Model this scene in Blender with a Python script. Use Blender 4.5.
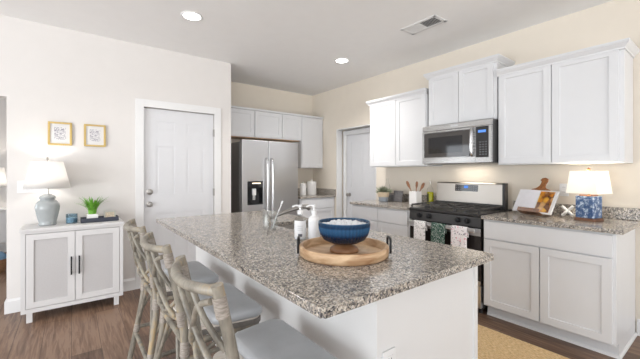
import bpy, bmesh, math, random
from mathutils import Vector, Matrix
random.seed(7)
for o in list(bpy.data.objects): bpy.data.objects.remove(o)
SC = bpy.context.scene
COL = SC.collection
PI = math.pi

# ------------------------------------------------------------ camera, world, light, exposure
cam_d = bpy.data.cameras.new('camera'); cam = bpy.data.objects.new('camera', cam_d); COL.objects.link(cam)
cam_d.sensor_width = 36.0
cam_d.lens = 325.0/640*36.0
cam_d.shift_y = -7.0/640
cam_d.clip_start = 0.02
cam.location = (0, 0, 1.30)
cam.rotation_euler = (PI/2, 0, -math.atan2(248.5, 325.0))
SC.camera = cam
SC.view_settings.view_transform = 'Standard'
SC.view_settings.look = 'None'
SC.view_settings.gamma = 1
SC.view_settings.use_curve_mapping = False
SC.view_settings.exposure = 0.27
w = bpy.data.worlds.new('sky'); SC.world = w; w.use_nodes = True
# grey sky over a brighter lower half, added to lift the ceiling
wn = w.node_tree; wt = wn.nodes.new('ShaderNodeTexCoord'); wx = wn.nodes.new('ShaderNodeSeparateXYZ'); wr = wn.nodes.new('ShaderNodeValToRGB'); wm = wn.nodes.new('ShaderNodeMapRange')
wn.links.new(wt.outputs['Generated'], wx.inputs[0]); wn.links.new(wx.outputs[2], wm.inputs[0]); wm.inputs[1].default_value = -1; wm.inputs[2].default_value = 1
wn.links.new(wm.outputs[0], wr.inputs[0]); wn.links.new(wr.outputs[0], wn.nodes['Background'].inputs[0])
wr.color_ramp.elements[0].position = 0.44; wr.color_ramp.elements[0].color = (0.95, 0.975, 1.0, 1)
wr.color_ramp.elements[1].position = 0.52; wr.color_ramp.elements[1].color = (0.28, 0.31, 0.35, 1)
wn.nodes['Background'].inputs[1].default_value = 1.85

def area(name, loc, target, sx, sy, power, col=(1, 1, 1)):
    d = bpy.data.lights.new(name, 'AREA'); d.shape = 'RECTANGLE'; d.size = sx; d.size_y = sy
    d.energy = power; d.color = col
    o = bpy.data.objects.new(name, d); COL.objects.link(o); o.location = loc
    v = Vector(target)-Vector(loc); o.rotation_euler = v.to_track_quat('-Z', 'Y').to_euler()
    return o
# side fill and low sun added to light the room, then the other room's daylight
area('side_fill_light', (-3.88, 1.2, 1.1), (0, 1.2, 0.8), 2.6, 1.9, 118, (0.93, 0.97, 1.0))
sd_ = bpy.data.lights.new('low_soft_sun', 'SUN'); sd_.energy = 1.75; sd_.angle = math.radians(55); sd_.color = (1.0, 0.985, 0.96)
so_ = bpy.data.objects.new('low_soft_sun', sd_); COL.objects.link(so_); so_.location = (-3, -6, 2); so_.rotation_euler = Vector((0.38, 0.92, -0.03)).to_track_quat('-Z', 'Y').to_euler()
area('daylight_other_room', (-3.88, 6.0, 1.4), (0, 6.0, 1.2), 1.6, 1.6, 34, (0.90, 0.95, 1.0))

# ------------------------------------------------------------ materials
def newmat(name):
    m = bpy.data.materials.new(name); m.use_nodes = True
    nt = m.node_tree; b = nt.nodes['Principled BSDF']
    return m, nt, b
def N(nt, typ, **kw):
    n = nt.nodes.new(typ)
    for k, v in kw.items():
        if k in n.inputs: n.inputs[k].default_value = v
        else: setattr(n, k, v)
    return n
def L(nt, a, b): nt.links.new(a, b)
def coords(nt, scale=(1, 1, 1), rot=(0, 0, 0)):
    tc = N(nt, 'ShaderNodeTexCoord'); mp = N(nt, 'ShaderNodeMapping')
    mp.inputs['Scale'].default_value = scale; mp.inputs['Rotation'].default_value = rot
    L(nt, tc.outputs['Object'], mp.inputs['Vector']); return mp.outputs['Vector']
def ramp(nt, fac, stops, interp='LINEAR'):
    r = N(nt, 'ShaderNodeValToRGB'); r.color_ramp.interpolation = interp
    e = r.color_ramp.elements
    while len(e) < len(stops): e.new(0.5)
    for k, (p, c) in enumerate(stops):
        e[k].position = p; e[k].color = (c[0], c[1], c[2], 1)
    L(nt, fac, r.inputs['Fac']); return r.outputs['Color']
def bump(nt, b, h, strength=0.2, dist=0.002):
    n = N(nt, 'ShaderNodeBump', Strength=strength, Distance=dist)
    L(nt, h, n.inputs['Height']); L(nt, n.outputs['Normal'], b.inputs['Normal'])
def plain(name, col, rough=0.5, metal=0.0, var=0.04, scale=8.0, bumps=0.0, bscale=200, spec=0.5):
    """a painted, glazed or moulded surface: base colour with a faint procedural variation"""
    m, nt, b = newmat(name); v = coords(nt)
    n = N(nt, 'ShaderNodeTexNoise', Scale=scale, Detail=3.0); L(nt, v, n.inputs['Vector'])
    c0 = tuple(max(0, x*(1-var)) for x in col); c1 = tuple(min(1, x*(1+var)) for x in col)
    L(nt, ramp(nt, n.outputs['Fac'], [(0.3, c0), (0.7, c1)]), b.inputs['Base Color'])
    b.inputs['Roughness'].default_value = rough; b.inputs['Metallic'].default_value = metal
    b.inputs['Specular IOR Level'].default_value = spec
    if bumps:
        n2 = N(nt, 'ShaderNodeTexNoise', Scale=bscale, Detail=2.0); L(nt, v, n2.inputs['Vector'])
        bump(nt, b, n2.outputs['Fac'], bumps, 0.002)
    return m
def glow(name, col, strength):
    m, nt, b = newmat(name)
    b.inputs['Base Color'].default_value = (*col, 1)
    b.inputs['Emission Color'].default_value = (*col, 1); b.inputs['Emission Strength'].default_value = strength
    return m
def shade_mat(name, col, emit):
    m, nt, b = newmat(name); v = coords(nt, (1, 1, 1))
    n = N(nt, 'ShaderNodeTexNoise', Scale=300.0); L(nt, v, n.inputs['Vector'])
    bump(nt, b, n.outputs['Fac'], 0.1, 0.001)
    b.inputs['Base Color'].default_value = (*col, 1); b.inputs['Roughness'].default_value = 0.9
    tr = N(nt, 'ShaderNodeBsdfTranslucent'); tr.inputs['Color'].default_value = (*col, 1)
    mx = N(nt, 'ShaderNodeMixShader', Fac=0.55)
    out = nt.nodes['Material Output']
    L(nt, b.outputs[0], mx.inputs[1]); L(nt, tr.outputs[0], mx.inputs[2]); L(nt, mx.outputs[0], out.inputs['Surface'])
    return m
def glass(name, col=(1, 1, 1), rough=0.02, mixf=0.75):
    m, nt, b = newmat(name)
    b.inputs['Base Color'].default_value = (*col, 1); b.inputs['Roughness'].default_value = rough
    b.inputs['Transmission Weight'].default_value = 1.0; b.inputs['IOR'].default_value = 1.3
    t = N(nt, 'ShaderNodeBsdfTransparent'); t.inputs['Color'].default_value = (*col, 1)
    mx = N(nt, 'ShaderNodeMixShader', Fac=mixf); out = nt.nodes['Material Output']
    L(nt, b.outputs[0], mx.inputs[1]); L(nt, t.outputs[0], mx.inputs[2]); L(nt, mx.outputs[0], out.inputs['Surface'])
    return m
def wood(name, dark, light, scale=(30, 30, 3), rough=0.45):
    m, nt, b = newmat(name); v = coords(nt, scale)
    n = N(nt, 'ShaderNodeTexNoise', Scale=1.0, Detail=6.0, Distortion=0.6); L(nt, v, n.inputs['Vector'])
    L(nt, ramp(nt, n.outputs['Fac'], [(0.3, dark), (0.7, light)]), b.inputs['Base Color'])
    b.inputs['Roughness'].default_value = rough; bump(nt, b, n.outputs['Fac'], 0.15, 0.001)
    return m
def granite_mat():
    m, nt, b = newmat('speckled_granite'); v = coords(nt)
    vo = N(nt, 'ShaderNodeTexVoronoi', Scale=190.0); L(nt, v, vo.inputs['Vector'])
    sp = N(nt, 'ShaderNodeSeparateColor'); L(nt, vo.outputs['Color'], sp.inputs[0])
    base = ramp(nt, sp.outputs[0], [(0.0, (0.025, 0.025, 0.028)), (0.15, (0.085, 0.083, 0.087)), (0.28, (0.22, 0.20, 0.185)),
        (0.42, (0.43, 0.365, 0.295)), (0.58, (0.60, 0.53, 0.44)), (0.76, (0.22, 0.21, 0.21)), (0.86, (0.80, 0.75, 0.67))], 'CONSTANT')
    vo2 = N(nt, 'ShaderNodeTexVoronoi', Scale=88.0); L(nt, v, vo2.inputs['Vector'])
    sp2 = N(nt, 'ShaderNodeSeparateColor'); L(nt, vo2.outputs['Color'], sp2.inputs[0])
    c2 = ramp(nt, sp2.outputs[1], [(0.0, (0.07, 0.068, 0.072)), (0.26, (0.34, 0.31, 0.28)), (0.7, (0.54, 0.49, 0.43))], 'CONSTANT')
    mx = N(nt, 'ShaderNodeMix', data_type='RGBA'); mx.inputs[0].default_value = 0.33
    L(nt, base, mx.inputs[6]); L(nt, c2, mx.inputs[7]); L(nt, mx.outputs[2], b.inputs['Base Color'])
    b.inputs['Roughness'].default_value = 0.17
    return m
def steel_mat(name, col=(0.60, 0.60, 0.61), rough=0.30, axis=0):
    m, nt, b = newmat(name)
    sc = [3, 3, 3]; sc[axis] = 3
    v = coords(nt, (4, 4, 400) if axis == 0 else (400, 400, 4))
    n = N(nt, 'ShaderNodeTexNoise', Scale=1.0, Detail=2.0); L(nt, v, n.inputs['Vector'])
    mr = N(nt, 'ShaderNodeMapRange'); mr.inputs['To Min'].default_value = rough-0.05; mr.inputs['To Max'].default_value = rough+0.06
    L(nt, n.outputs['Fac'], mr.inputs['Value']); L(nt, mr.outputs[0], b.inputs['Roughness'])
    b.inputs['Base Color'].default_value = (*col, 1); b.inputs['Metallic'].default_value = 1.0
    return m
def floor_mat():
    m, nt, b = newmat('vinyl_plank_floor'); v = coords(nt, (1, 1, 1), (0, 0, PI/2))
    br = N(nt, 'ShaderNodeTexBrick', Scale=1.0); L(nt, v, br.inputs['Vector'])
    br.offset = 0.37; br.inputs['Brick Width'].default_value = 1.22; br.inputs['Row Height'].default_value = 0.178
    br.inputs['Mortar Size'].default_value = 0.0016; br.inputs['Mortar Smooth'].default_value = 0.3
    br.inputs['Color1'].default_value = (0.0, 0.0, 0.0, 1); br.inputs['Color2'].default_value = (1, 1, 1, 1)
    br.inputs['Mortar'].default_value = (0.5, 0.5, 0.5, 1)
    v2 = coords(nt, (44, 3.0, 1))
    n = N(nt, 'ShaderNodeTexNoise', Scale=1.0, Detail=7.0, Distortion=0.7, Roughness=0.6); L(nt, v2, n.inputs['Vector'])
    vn = coords(nt, (9, 1.3, 1))
    n3 = N(nt, 'ShaderNodeTexNoise', Scale=1.0, Detail=3.0, Distortion=0.8); L(nt, vn, n3.inputs['Vector'])
    ad = N(nt, 'ShaderNodeMath', operation='MULTIPLY_ADD'); L(nt, br.outputs['Color'], ad.inputs[0]); ad.inputs[1].default_value = 0.26
    L(nt, n.outputs['Fac'], ad.inputs[2])
    ad2 = N(nt, 'ShaderNodeMath', operation='MULTIPLY_ADD'); L(nt, n3.outputs['Fac'], ad2.inputs[0]); ad2.inputs[1].default_value = 0.5
    L(nt, ad.outputs[0], ad2.inputs[2])
    col = ramp(nt, ad2.outputs[0], [(0.52, (0.055, 0.029, 0.018)), (0.75, (0.125, 0.070, 0.044)), (0.95, (0.215, 0.130, 0.084)), (1.0, (0.26, 0.165, 0.11))])
    mx = N(nt, 'ShaderNodeMix', data_type='RGBA'); L(nt, br.outputs['Fac'], mx.inputs[0])
    L(nt, col, mx.inputs[6]); mx.inputs[7].default_value = (0.05, 0.03, 0.02, 1)
    L(nt, mx.outputs[2], b.inputs['Base Color'])
    b.inputs['Roughness'].default_value = 0.42; bump(nt, b, n.outputs['Fac'], 0.08, 0.001)
    return m
def jute_mat():
    m, nt, b = newmat('woven_jute'); v = coords(nt)
    wv = N(nt, 'ShaderNodeTexWave', Scale=28.0, Distortion=3.0, Detail=3.0); wv.inputs['Detail Scale'].default_value = 3.0; L(nt, v, wv.inputs['Vector'])
    v2 = coords(nt, (160, 45, 1))
    n = N(nt, 'ShaderNodeTexNoise', Scale=1.0, Detail=4.0); L(nt, v2, n.inputs['Vector'])
    mx = N(nt, 'ShaderNodeMath', operation='MULTIPLY_ADD'); L(nt, wv.outputs['Fac'], mx.inputs[0]); mx.inputs[1].default_value = 0.25; L(nt, n.outputs['Fac'], mx.inputs[2])
    L(nt, ramp(nt, mx.outputs[0], [(0.35, (0.36, 0.21, 0.085)), (0.6, (0.70, 0.48, 0.235)), (0.85, (0.84, 0.65, 0.40))]), b.inputs['Base Color'])
    b.inputs['Roughness'].default_value = 0.95; bump(nt, b, mx.outputs[0], 0.8, 0.006)
    return m
def rattan_mat():
    m, nt, b = newmat('weathered_rattan'); v = coords(nt, (14, 14, 5))
    n = N(nt, 'ShaderNodeTexNoise', Scale=1.0, Detail=5.0); L(nt, v, n.inputs['Vector'])
    v2 = coords(nt, (90, 90, 20)); n2 = N(nt, 'ShaderNodeTexNoise', Scale=1.0, Detail=3.0); L(nt, v2, n2.inputs['Vector'])
    ad = N(nt, 'ShaderNodeMath', operation='MULTIPLY_ADD'); L(nt, n2.outputs['Fac'], ad.inputs[0]); ad.inputs[1].default_value = 0.3; L(nt, n.outputs['Fac'], ad.inputs[2])
    L(nt, ramp(nt, ad.outputs[0], [(0.40, (0.09, 0.08, 0.066)), (0.56, (0.20, 0.18, 0.148)), (0.72, (0.30, 0.27, 0.22)), (0.84, (0.42, 0.31, 0.175))]), b.inputs['Base Color'])
    b.inputs['Roughness'].default_value = 0.45; bump(nt, b, n2.outputs['Fac'], 0.2, 0.001)
    return m
def spots(name, stops, scale, rough=0.8, chan=0, rot=(0, 0, 0), dist='F1'):
    m, nt, b = newmat(name); v = coords(nt, (1, 1, 1), rot)
    n = N(nt, 'ShaderNodeTexNoise', Scale=scale*0.6, Detail=1.0); L(nt, v, n.inputs['Vector'])
    mv = N(nt, 'ShaderNodeVectorMath', operation='MULTIPLY_ADD'); L(nt, n.outputs['Color'], mv.inputs[0]); mv.inputs[1].default_value = (0.03,)*3; L(nt, v, mv.inputs[2])
    vo = N(nt, 'ShaderNodeTexVoronoi', Scale=scale); L(nt, mv.outputs[0], vo.inputs['Vector'])
    L(nt, ramp(nt, vo.outputs['Distance'], stops, 'CONSTANT'), b.inputs['Base Color'])
    b.inputs['Roughness'].default_value = rough
    return m
def towel_mat(name, ground, marks, scale):
    """woven towel printed with small scattered sprigs"""
    m, nt, b = newmat(name); v = coords(nt)
    n = N(nt, 'ShaderNodeTexNoise', Scale=scale*1.3, Detail=0.0); L(nt, v, n.inputs['Vector'])
    mv = N(nt, 'ShaderNodeVectorMath', operation='MULTIPLY_ADD'); L(nt, n.outputs['Color'], mv.inputs[0]); mv.inputs[1].default_value = (0.05,)*3; L(nt, v, mv.inputs[2])
    vo = N(nt, 'ShaderNodeTexVoronoi', Scale=scale); L(nt, mv.outputs[0], vo.inputs['Vector'])
    sp = N(nt, 'ShaderNodeSeparateColor'); L(nt, vo.outputs['Color'], sp.inputs[0])
    mk = ramp(nt, sp.outputs[0], [(k/len(marks), c) for k, c in enumerate(marks)], 'CONSTANT')
    lt = N(nt, 'ShaderNodeMath', operation='LESS_THAN'); L(nt, vo.outputs['Distance'], lt.inputs[0]); lt.inputs[1].default_value = 0.36
    mx = N(nt, 'ShaderNodeMix', data_type='RGBA'); L(nt, lt.outputs[0], mx.inputs[0]); mx.inputs[6].default_value = (*ground, 1); L(nt, mk, mx.inputs[7])
    L(nt, mx.outputs[2], b.inputs['Base Color']); b.inputs['Roughness'].default_value = 0.95
    return m
def sketch_mat(name):
    m, nt, b = newmat(name); v = coords(nt, (1, 1, 1))
    n = N(nt, 'ShaderNodeTexNoise', Scale=52.0, Detail=2.0, Distortion=0.8); L(nt, v, n.inputs['Vector'])
    s = N(nt, 'ShaderNodeMath', operation='SUBTRACT'); L(nt, n.outputs['Fac'], s.inputs[0]); s.inputs[1].default_value = 0.5
    a = N(nt, 'ShaderNodeMath', operation='ABSOLUTE'); L(nt, s.outputs[0], a.inputs[0])
    L(nt, ramp(nt, a.outputs[0], [(0.0, (0.16, 0.15, 0.19)), (0.03, (0.36, 0.35, 0.40)), (0.06, (0.70, 0.69, 0.69))]), b.inputs['Base Color'])
    b.inputs['Roughness'].default_value = 0.7
    return m
def food_mat():
    m, nt, b = newmat('printed_food_photo'); v = coords(nt)
    vo = N(nt, 'ShaderNodeTexVoronoi', Scale=24.0); L(nt, v, vo.inputs['Vector'])
    sp = N(nt, 'ShaderNodeSeparateColor'); L(nt, vo.outputs['Color'], sp.inputs[0])
    c = ramp(nt, sp.outputs[0], [(0.0, (0.75, 0.30, 0.02)), (0.3, (0.85, 0.45, 0.05)), (0.5, (0.38, 0.16, 0.05)), (0.68, (0.72, 0.42, 0.17)), (0.85, (0.20, 0.08, 0.03))], 'CONSTANT')
    d = ramp(nt, vo.outputs['Distance'], [(0.0, (1, 1, 1)), (0.55, (0.75, 0.7, 0.65)), (0.8, (0.3, 0.2, 0.15))])
    mx = N(nt, 'ShaderNodeMix', data_type='RGBA', blend_type='MULTIPLY'); mx.inputs[0].default_value = 1.0
    L(nt, c, mx.inputs[6]); L(nt, d, mx.inputs[7]); L(nt, mx.outputs[2], b.inputs['Base Color']); b.inputs['Roughness'].default_value = 0.35
    return m
def porcelain_pattern():
    m, nt, b = newmat('blue_white_porcelain'); v = coords(nt)
    n = N(nt, 'ShaderNodeTexNoise', Scale=66.0, Detail=3.0, Distortion=2.6); L(nt, v, n.inputs['Vector'])
    vo = N(nt, 'ShaderNodeTexVoronoi', Scale=26.0); L(nt, v, vo.inputs['Vector'])
    ad = N(nt, 'ShaderNodeMath', operation='MULTIPLY_ADD'); L(nt, vo.outputs['Distance'], ad.inputs[0]); ad.inputs[1].default_value = 0.35; L(nt, n.outputs['Fac'], ad.inputs[2])
    L(nt, ramp(nt, ad.outputs[0], [(0.46, (0.55, 0.63, 0.72)), (0.58, (0.34, 0.45, 0.60)), (0.625, (0.022, 0.055, 0.15)), (0.80, (0.045, 0.10, 0.23))]), b.inputs['Base Color'])
    b.inputs['Roughness'].default_value = 0.15
    return m
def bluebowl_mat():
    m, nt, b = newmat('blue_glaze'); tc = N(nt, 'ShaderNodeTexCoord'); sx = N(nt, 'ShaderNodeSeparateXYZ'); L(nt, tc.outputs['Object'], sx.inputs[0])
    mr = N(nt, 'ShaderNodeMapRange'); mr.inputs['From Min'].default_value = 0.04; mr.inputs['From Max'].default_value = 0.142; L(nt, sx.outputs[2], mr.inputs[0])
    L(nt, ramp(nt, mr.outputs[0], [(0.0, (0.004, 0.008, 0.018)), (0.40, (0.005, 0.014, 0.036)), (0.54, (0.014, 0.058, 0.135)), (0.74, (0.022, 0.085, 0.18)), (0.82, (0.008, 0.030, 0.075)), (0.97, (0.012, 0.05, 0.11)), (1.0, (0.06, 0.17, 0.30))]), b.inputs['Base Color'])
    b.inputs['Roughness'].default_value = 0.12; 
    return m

M = dict(
    wall=plain('warm_white_wall_paint', (0.71, 0.685, 0.665), 0.9, var=0.01, bumps=0.05, bscale=350, spec=0.2),
    wallk=plain('warm_lit_wall_paint', (0.76, 0.695, 0.605), 0.9, var=0.01, bumps=0.05, bscale=350, spec=0.2),  # same house paint, with the warmer light on these walls put into the colour
    ceil=plain('flat_white_ceiling_paint', (0.90, 0.90, 0.90), 0.95, var=0.008, bumps=0.08, bscale=250, spec=0.1),
    trim=plain('semi_gloss_white_trim', (0.77, 0.77, 0.77), 0.35, var=0.01),
    door=plain('white_door_paint', (0.68, 0.685, 0.705), 0.4, var=0.01),
    cab=plain('white_cabinet_paint', (0.70, 0.705, 0.72), 0.38, var=0.008),
    isl=plain('white_island_panel', (0.76, 0.755, 0.75), 0.45, var=0.008),
    console=plain('off_white_console_paint', (0.66, 0.65, 0.65), 0.5, var=0.012),
    consolepanel=plain('pale_grey_linen_panel', (0.52, 0.505, 0.505), 0.85, var=0.03, scale=120, bumps=0.3, bscale=500),
    granite=granite_mat(), floor=floor_mat(), jute=jute_mat(), rattan=rattan_mat(),
    steel=steel_mat('brushed_steel'), steelv=steel_mat('brushed_steel_upright', axis=1), steeld=steel_mat('steel_side_panel', (0.42, 0.42, 0.43), 0.42),
    chrome=plain('polished_chrome', (0.58, 0.58, 0.59), 0.2, 1.0, var=0.01),
    nickel=plain('satin_nickel', (0.42, 0.40, 0.38), 0.3, 1.0, var=0.02),
    blackmetal=plain('black_metal', (0.02, 0.02, 0.022), 0.4, 0.6),
    blackgloss=plain('black_glass', (0.012, 0.012, 0.014), 0.06),
    blackmat=plain('black_enamel', (0.028, 0.026, 0.026), 0.3),
    iron=plain('cast_iron', (0.05, 0.047, 0.045), 0.55, bumps=0.2),
    plastic=plain('white_plastic', (0.80, 0.80, 0.80), 0.35, var=0.01),
    ceramic=plain('white_ceramic', (0.84, 0.83, 0.82), 0.25, var=0.01),
    bluegrey=plain('pale_blue_grey_glaze', (0.36, 0.385, 0.39), 0.10, var=0.04, scale=20),
    shade=shade_mat('white_linen_shade', (0.92, 0.91, 0.90), 0),
    shadew=shade_mat('warm_linen_shade', (0.92, 0.91, 0.88), 0),
    bulb=glow('lit_bulb', (1.0, 0.93, 0.82), 6.0), led=glow('lit_downlight', (1.0, 0.97, 0.93), 9.0),
    bluelcd=glow('blue_display', (0.08, 0.24, 0.75), 0.45), whiteled=glow('dispenser_lamp', (1.0, 0.85, 0.65), 1.2),
    gold=plain('antique_gold', (0.46, 0.33, 0.12), 0.35, 0.7, var=0.1),
    paper=plain('white_paper', (0.70, 0.69, 0.685), 0.7, var=0.01), sketch=sketch_mat('pencil_sketch'),
    candle=glass('smoke_blue_glass', (0.62, 0.72, 0.78), 0.05, 0.5), wax=plain('grey_wax', (0.55, 0.62, 0.66), 0.5),
    navy=plain('navy_lacquer', (0.025, 0.03, 0.05), 0.35), leaf=plain('bright_green_leaf', (0.15, 0.38, 0.04), 0.5, var=0.35, scale=30),
    sage=plain('grey_green_leaf', (0.25, 0.275, 0.19), 0.7, var=0.3, scale=60),
    tan=plain('tan_bead_wood', (0.55, 0.38, 0.22), 0.5, var=0.2, scale=30),
    frame2=plain('speckled_beige_stone', (0.52, 0.44, 0.33), 0.6, var=0.35, scale=70),
    silver=plain('tarnished_silver', (0.42, 0.42, 0.38), 0.35, 0.8, var=0.1),
    cushion=plain('grey_vinyl_cushion', (0.45, 0.465, 0.485), 0.36, var=0.09, scale=9),
    seatboard=wood('whitewashed_seat_wood', (0.62, 0.56, 0.49), (0.76, 0.71, 0.65), (6, 60, 60)),
    seatrail=plain('dark_grey_seat_rail', (0.17, 0.155, 0.14), 0.5, var=0.2, scale=30),
    binding=wood('grey_cane_binding', (0.22, 0.19, 0.165), (0.44, 0.39, 0.34), (50, 50, 240)),
    tray=wood('pale_mango_wood', (0.36, 0.18, 0.08), (0.74, 0.53, 0.33), (10, 10, 40), 0.5),
    acacia=wood('acacia_wood', (0.22, 0.10, 0.045), (0.42, 0.22, 0.11), (16, 16, 50), 0.4),
    darkwood=wood('walnut_wood', (0.10, 0.042, 0.022), (0.25, 0.115, 0.06), (40, 8, 40), 0.35),
    honey=wood('honey_wood', (0.20, 0.07, 0.022), (0.40, 0.17, 0.06), (40, 40, 12), 0.35),
    utens=wood('olive_wood', (0.17, 0.065, 0.03), (0.36, 0.17, 0.08), (30, 30, 90), 0.5),
    rawwood=wood('raw_underside_wood', (0.34, 0.20, 0.11), (0.52, 0.34, 0.20), (6, 60, 6)),
    bowl=bluebowl_mat(), bead=plain('white_bead', (0.82, 0.83, 0.85), 0.4, var=0.02),
    clear=glass('clear_glass', (0.97, 0.98, 0.98), 0.03, 0.78), oil=plain('golden_olive_oil', (0.52, 0.50, 0.02), 0.15, var=0.08),
    label=plain('white_label', (0.83, 0.83, 0.84), 0.6, var=0.01), ink=plain('dark_ink', (0.10, 0.10, 0.12), 0.6),
    lightink=plain('grey_print', (0.55, 0.55, 0.56), 0.6),
    towelw=towel_mat('white_print_towel', (0.84, 0.82, 0.82), [(0.03, 0.04, 0.04), (0.84, 0.82, 0.82), (0.12, 0.22, 0.16), (0.84, 0.82, 0.82), (0.10, 0.05, 0.06)], 58),
    towelg=towel_mat('dark_green_print_towel', (0.02, 0.07, 0.05), [(0.75, 0.78, 0.74), (0.02, 0.07, 0.05), (0.62, 0.68, 0.62), (0.8, 0.8, 0.78)], 72),
    towelp=towel_mat('white_pink_print_towel', (0.85, 0.81, 0.82), [(0.03, 0.03, 0.05), (0.85, 0.81, 0.82), (0.70, 0.22, 0.30), (0.85, 0.81, 0.82), (0.08, 0.07, 0.12)], 52),
    food=food_mat(), page=plain('printed_page', (0.80, 0.79, 0.83), 0.45, var=0.03, scale=25), pattern=porcelain_pattern(),
    slate=plain('grey_slate', (0.15, 0.145, 0.15), 0.45, var=0.35, scale=40), basket=plain('tan_woven_band', (0.62, 0.50, 0.36), 0.9, var=0.25, scale=160, bumps=0.5, bscale=300),
    potgrey=plain('blue_grey_pot', (0.33, 0.36, 0.40), 0.5, var=0.1), ventdark=plain('vent_cavity_grey', (0.16, 0.16, 0.165), 0.8),
    vent=plain('white_vent_metal', (0.74, 0.74, 0.74), 0.5, var=0.01),
    blue=plain('blue_cloth', (0.20, 0.33, 0.48), 0.9, var=0.2, scale=20), brown=plain('brown_wicker', (0.30, 0.16, 0.08), 0.7, var=0.3, scale=90),
    mwglass=plain('tinted_oven_glass', (0.055, 0.05, 0.048), 0.05, var=0.05), ovenglass=plain('dark_oven_glass', (0.022, 0.018, 0.017), 0.06),
)

# ------------------------------------------------------------ mesh builders
class MB:
    def __init__(s): s.bm = bmesh.new()
    def box(s, a, b):
        x0, y0, z0 = [min(a[i], b[i]) for i in range(3)]; x1, y1, z1 = [max(a[i], b[i]) for i in range(3)]
        v = [s.bm.verts.new(p) for p in ((x0,y0,z0),(x1,y0,z0),(x1,y1,z0),(x0,y1,z0),(x0,y0,z1),(x1,y0,z1),(x1,y1,z1),(x0,y1,z1))]
        for f in ((3,2,1,0),(4,5,6,7),(0,1,5,4),(1,2,6,5),(2,3,7,6),(3,0,4,7)): s.bm.faces.new([v[i] for i in f])
        return s
    def rings(s, rings, cap0=True, cap1=True, closed=True):
        R = [[s.bm.verts.new(p) for p in r] for r in rings]; n = len(R[0])
        for a, b in zip(R, R[1:]):
            for i in range(n if closed else n-1):
                j = (i+1) % n; s.bm.faces.new((a[i], a[j], b[j], b[i]))
        if cap0: s.bm.faces.new(list(reversed(R[0])))
        if cap1: s.bm.faces.new(R[-1])
        return s
    def lathe(s, prof, c=(0, 0, 0), n=32, flute=None, cap0=True, cap1=True, sx=1.0):
        rs = []
        for (r, z) in prof:
            ring = []
            for k in range(n):
                t = 2*PI*k/n; rr = r
                if flute and flute[0] <= z <= flute[1]: rr = r*(1+flute[3]*math.cos(flute[2]*t))
                ring.append((c[0]+rr*math.cos(t)*sx, c[1]+rr*math.sin(t), c[2]+z))
            rs.append(ring)
        return s.rings(rs, cap0, cap1)
    def tube(s, pts, r, n=10, smooth=6, node=0.0):
        P = [Vector(p) for p in pts]
        if smooth > 1 and len(P) > 2:
            Q = []
            for i in range(len(P)-1):
                p0 = P[max(i-1, 0)]; p1 = P[i]; p2 = P[i+1]; p3 = P[min(i+2, len(P)-1)]
                for k in range(smooth):
                    t = k/smooth
                    Q.append(0.5*((2*p1)+(p2-p0)*t+(2*p0-5*p1+4*p2-p3)*t*t+(3*p1-p0-3*p2+p3)*t**3))
            Q.append(P[-1]); P = Q
        elif node > 0:
            Q = []
            for a, b in zip(P, P[1:]):
                for k in range(8): Q.append(a.lerp(b, k/8))
            Q.append(P[-1]); P = Q
        T = [(P[min(i+1, len(P)-1)]-P[max(i-1, 0)]).normalized() for i in range(len(P))]
        u = T[0].orthogonal().normalized(); rs = []
        for i, p in enumerate(P):
            u = (u-T[i]*u.dot(T[i])).normalized(); v = T[i].cross(u)
            rr = (r(i/(len(P)-1)) if callable(r) else r)*(1+(node if i % 5 == 2 else 0))
            rs.append([p+u*(rr*math.cos(2*PI*k/n))+v*(rr*math.sin(2*PI*k/n)) for k in range(n)])
        return s.rings(rs)
    def relief(s, P0, A, B, Nn, xs, zs, dep, t):
        """a board whose front is a grid of cells at different depths: panels of doors and drawers"""
        P0, A, B, Nn = Vector(P0), Vector(A), Vector(B), Vector(Nn)
        pt = lambda a, b, d: P0+A*a+B*b+Nn*d
        q = lambda *p: s.bm.faces.new([s.bm.verts.new(x) for x in p])
        nx, nz = len(xs)-1, len(zs)-1
        D = [[dep(0.5*(xs[i]+xs[i+1]), 0.5*(zs[j]+zs[j+1])) for j in range(nz)] for i in range(nx)]
        for i in range(nx):
            for j in range(nz):
                d = D[i][j]; a0, a1, b0, b1 = xs[i], xs[i+1], zs[j], zs[j+1]
                q(pt(a0,b0,d), pt(a1,b0,d), pt(a1,b1,d), pt(a0,b1,d))
                if i+1 < nx and D[i+1][j] != d: q(pt(a1,b0,d), pt(a1,b1,d), pt(a1,b1,D[i+1][j]), pt(a1,b0,D[i+1][j]))
                if j+1 < nz and D[i][j+1] != d: q(pt(a0,b1,d), pt(a1,b1,d), pt(a1,b1,D[i][j+1]), pt(a0,b1,D[i][j+1]))
        X0, X1, Z0, Z1 = xs[0], xs[-1], zs[0], zs[-1]
        q(pt(X0,Z0,-t), pt(X0,Z1,-t), pt(X1,Z1,-t), pt(X1,Z0,-t))
        for i in range(nx):
            for (z, j) in ((Z0, 0), (Z1, nz-1)): q(pt(xs[i],z,D[i][j]), pt(xs[i+1],z,D[i][j]), pt(xs[i+1],z,-t), pt(xs[i],z,-t))
        for j in range(nz):
            for (x, i) in ((X0, 0), (X1, nx-1)): q(pt(x,zs[j],D[i][j]), pt(x,zs[j+1],D[i][j]), pt(x,zs[j+1],-t), pt(x,zs[j],-t))
        return s
    def shaker(s, P0, A, B, Nn, w_, h_, rail=0.057, rec=0.010, t=0.019):
        xs = [0, rail, w_-rail, w_]; zs = [0, rail, h_-rail, h_]
        return s.relief(P0, A, B, Nn, xs, zs, lambda a, b: -rec if rail < a < w_-rail and rail < b < h_-rail else 0.0, t)
    def prism(s, poly, axis_vec, base=(0, 0, 0)):
        b = Vector(base); d = Vector(axis_vec)
        return s.rings([[b+Vector(p) for p in poly], [b+Vector(p)+d for p in poly]])
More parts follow.
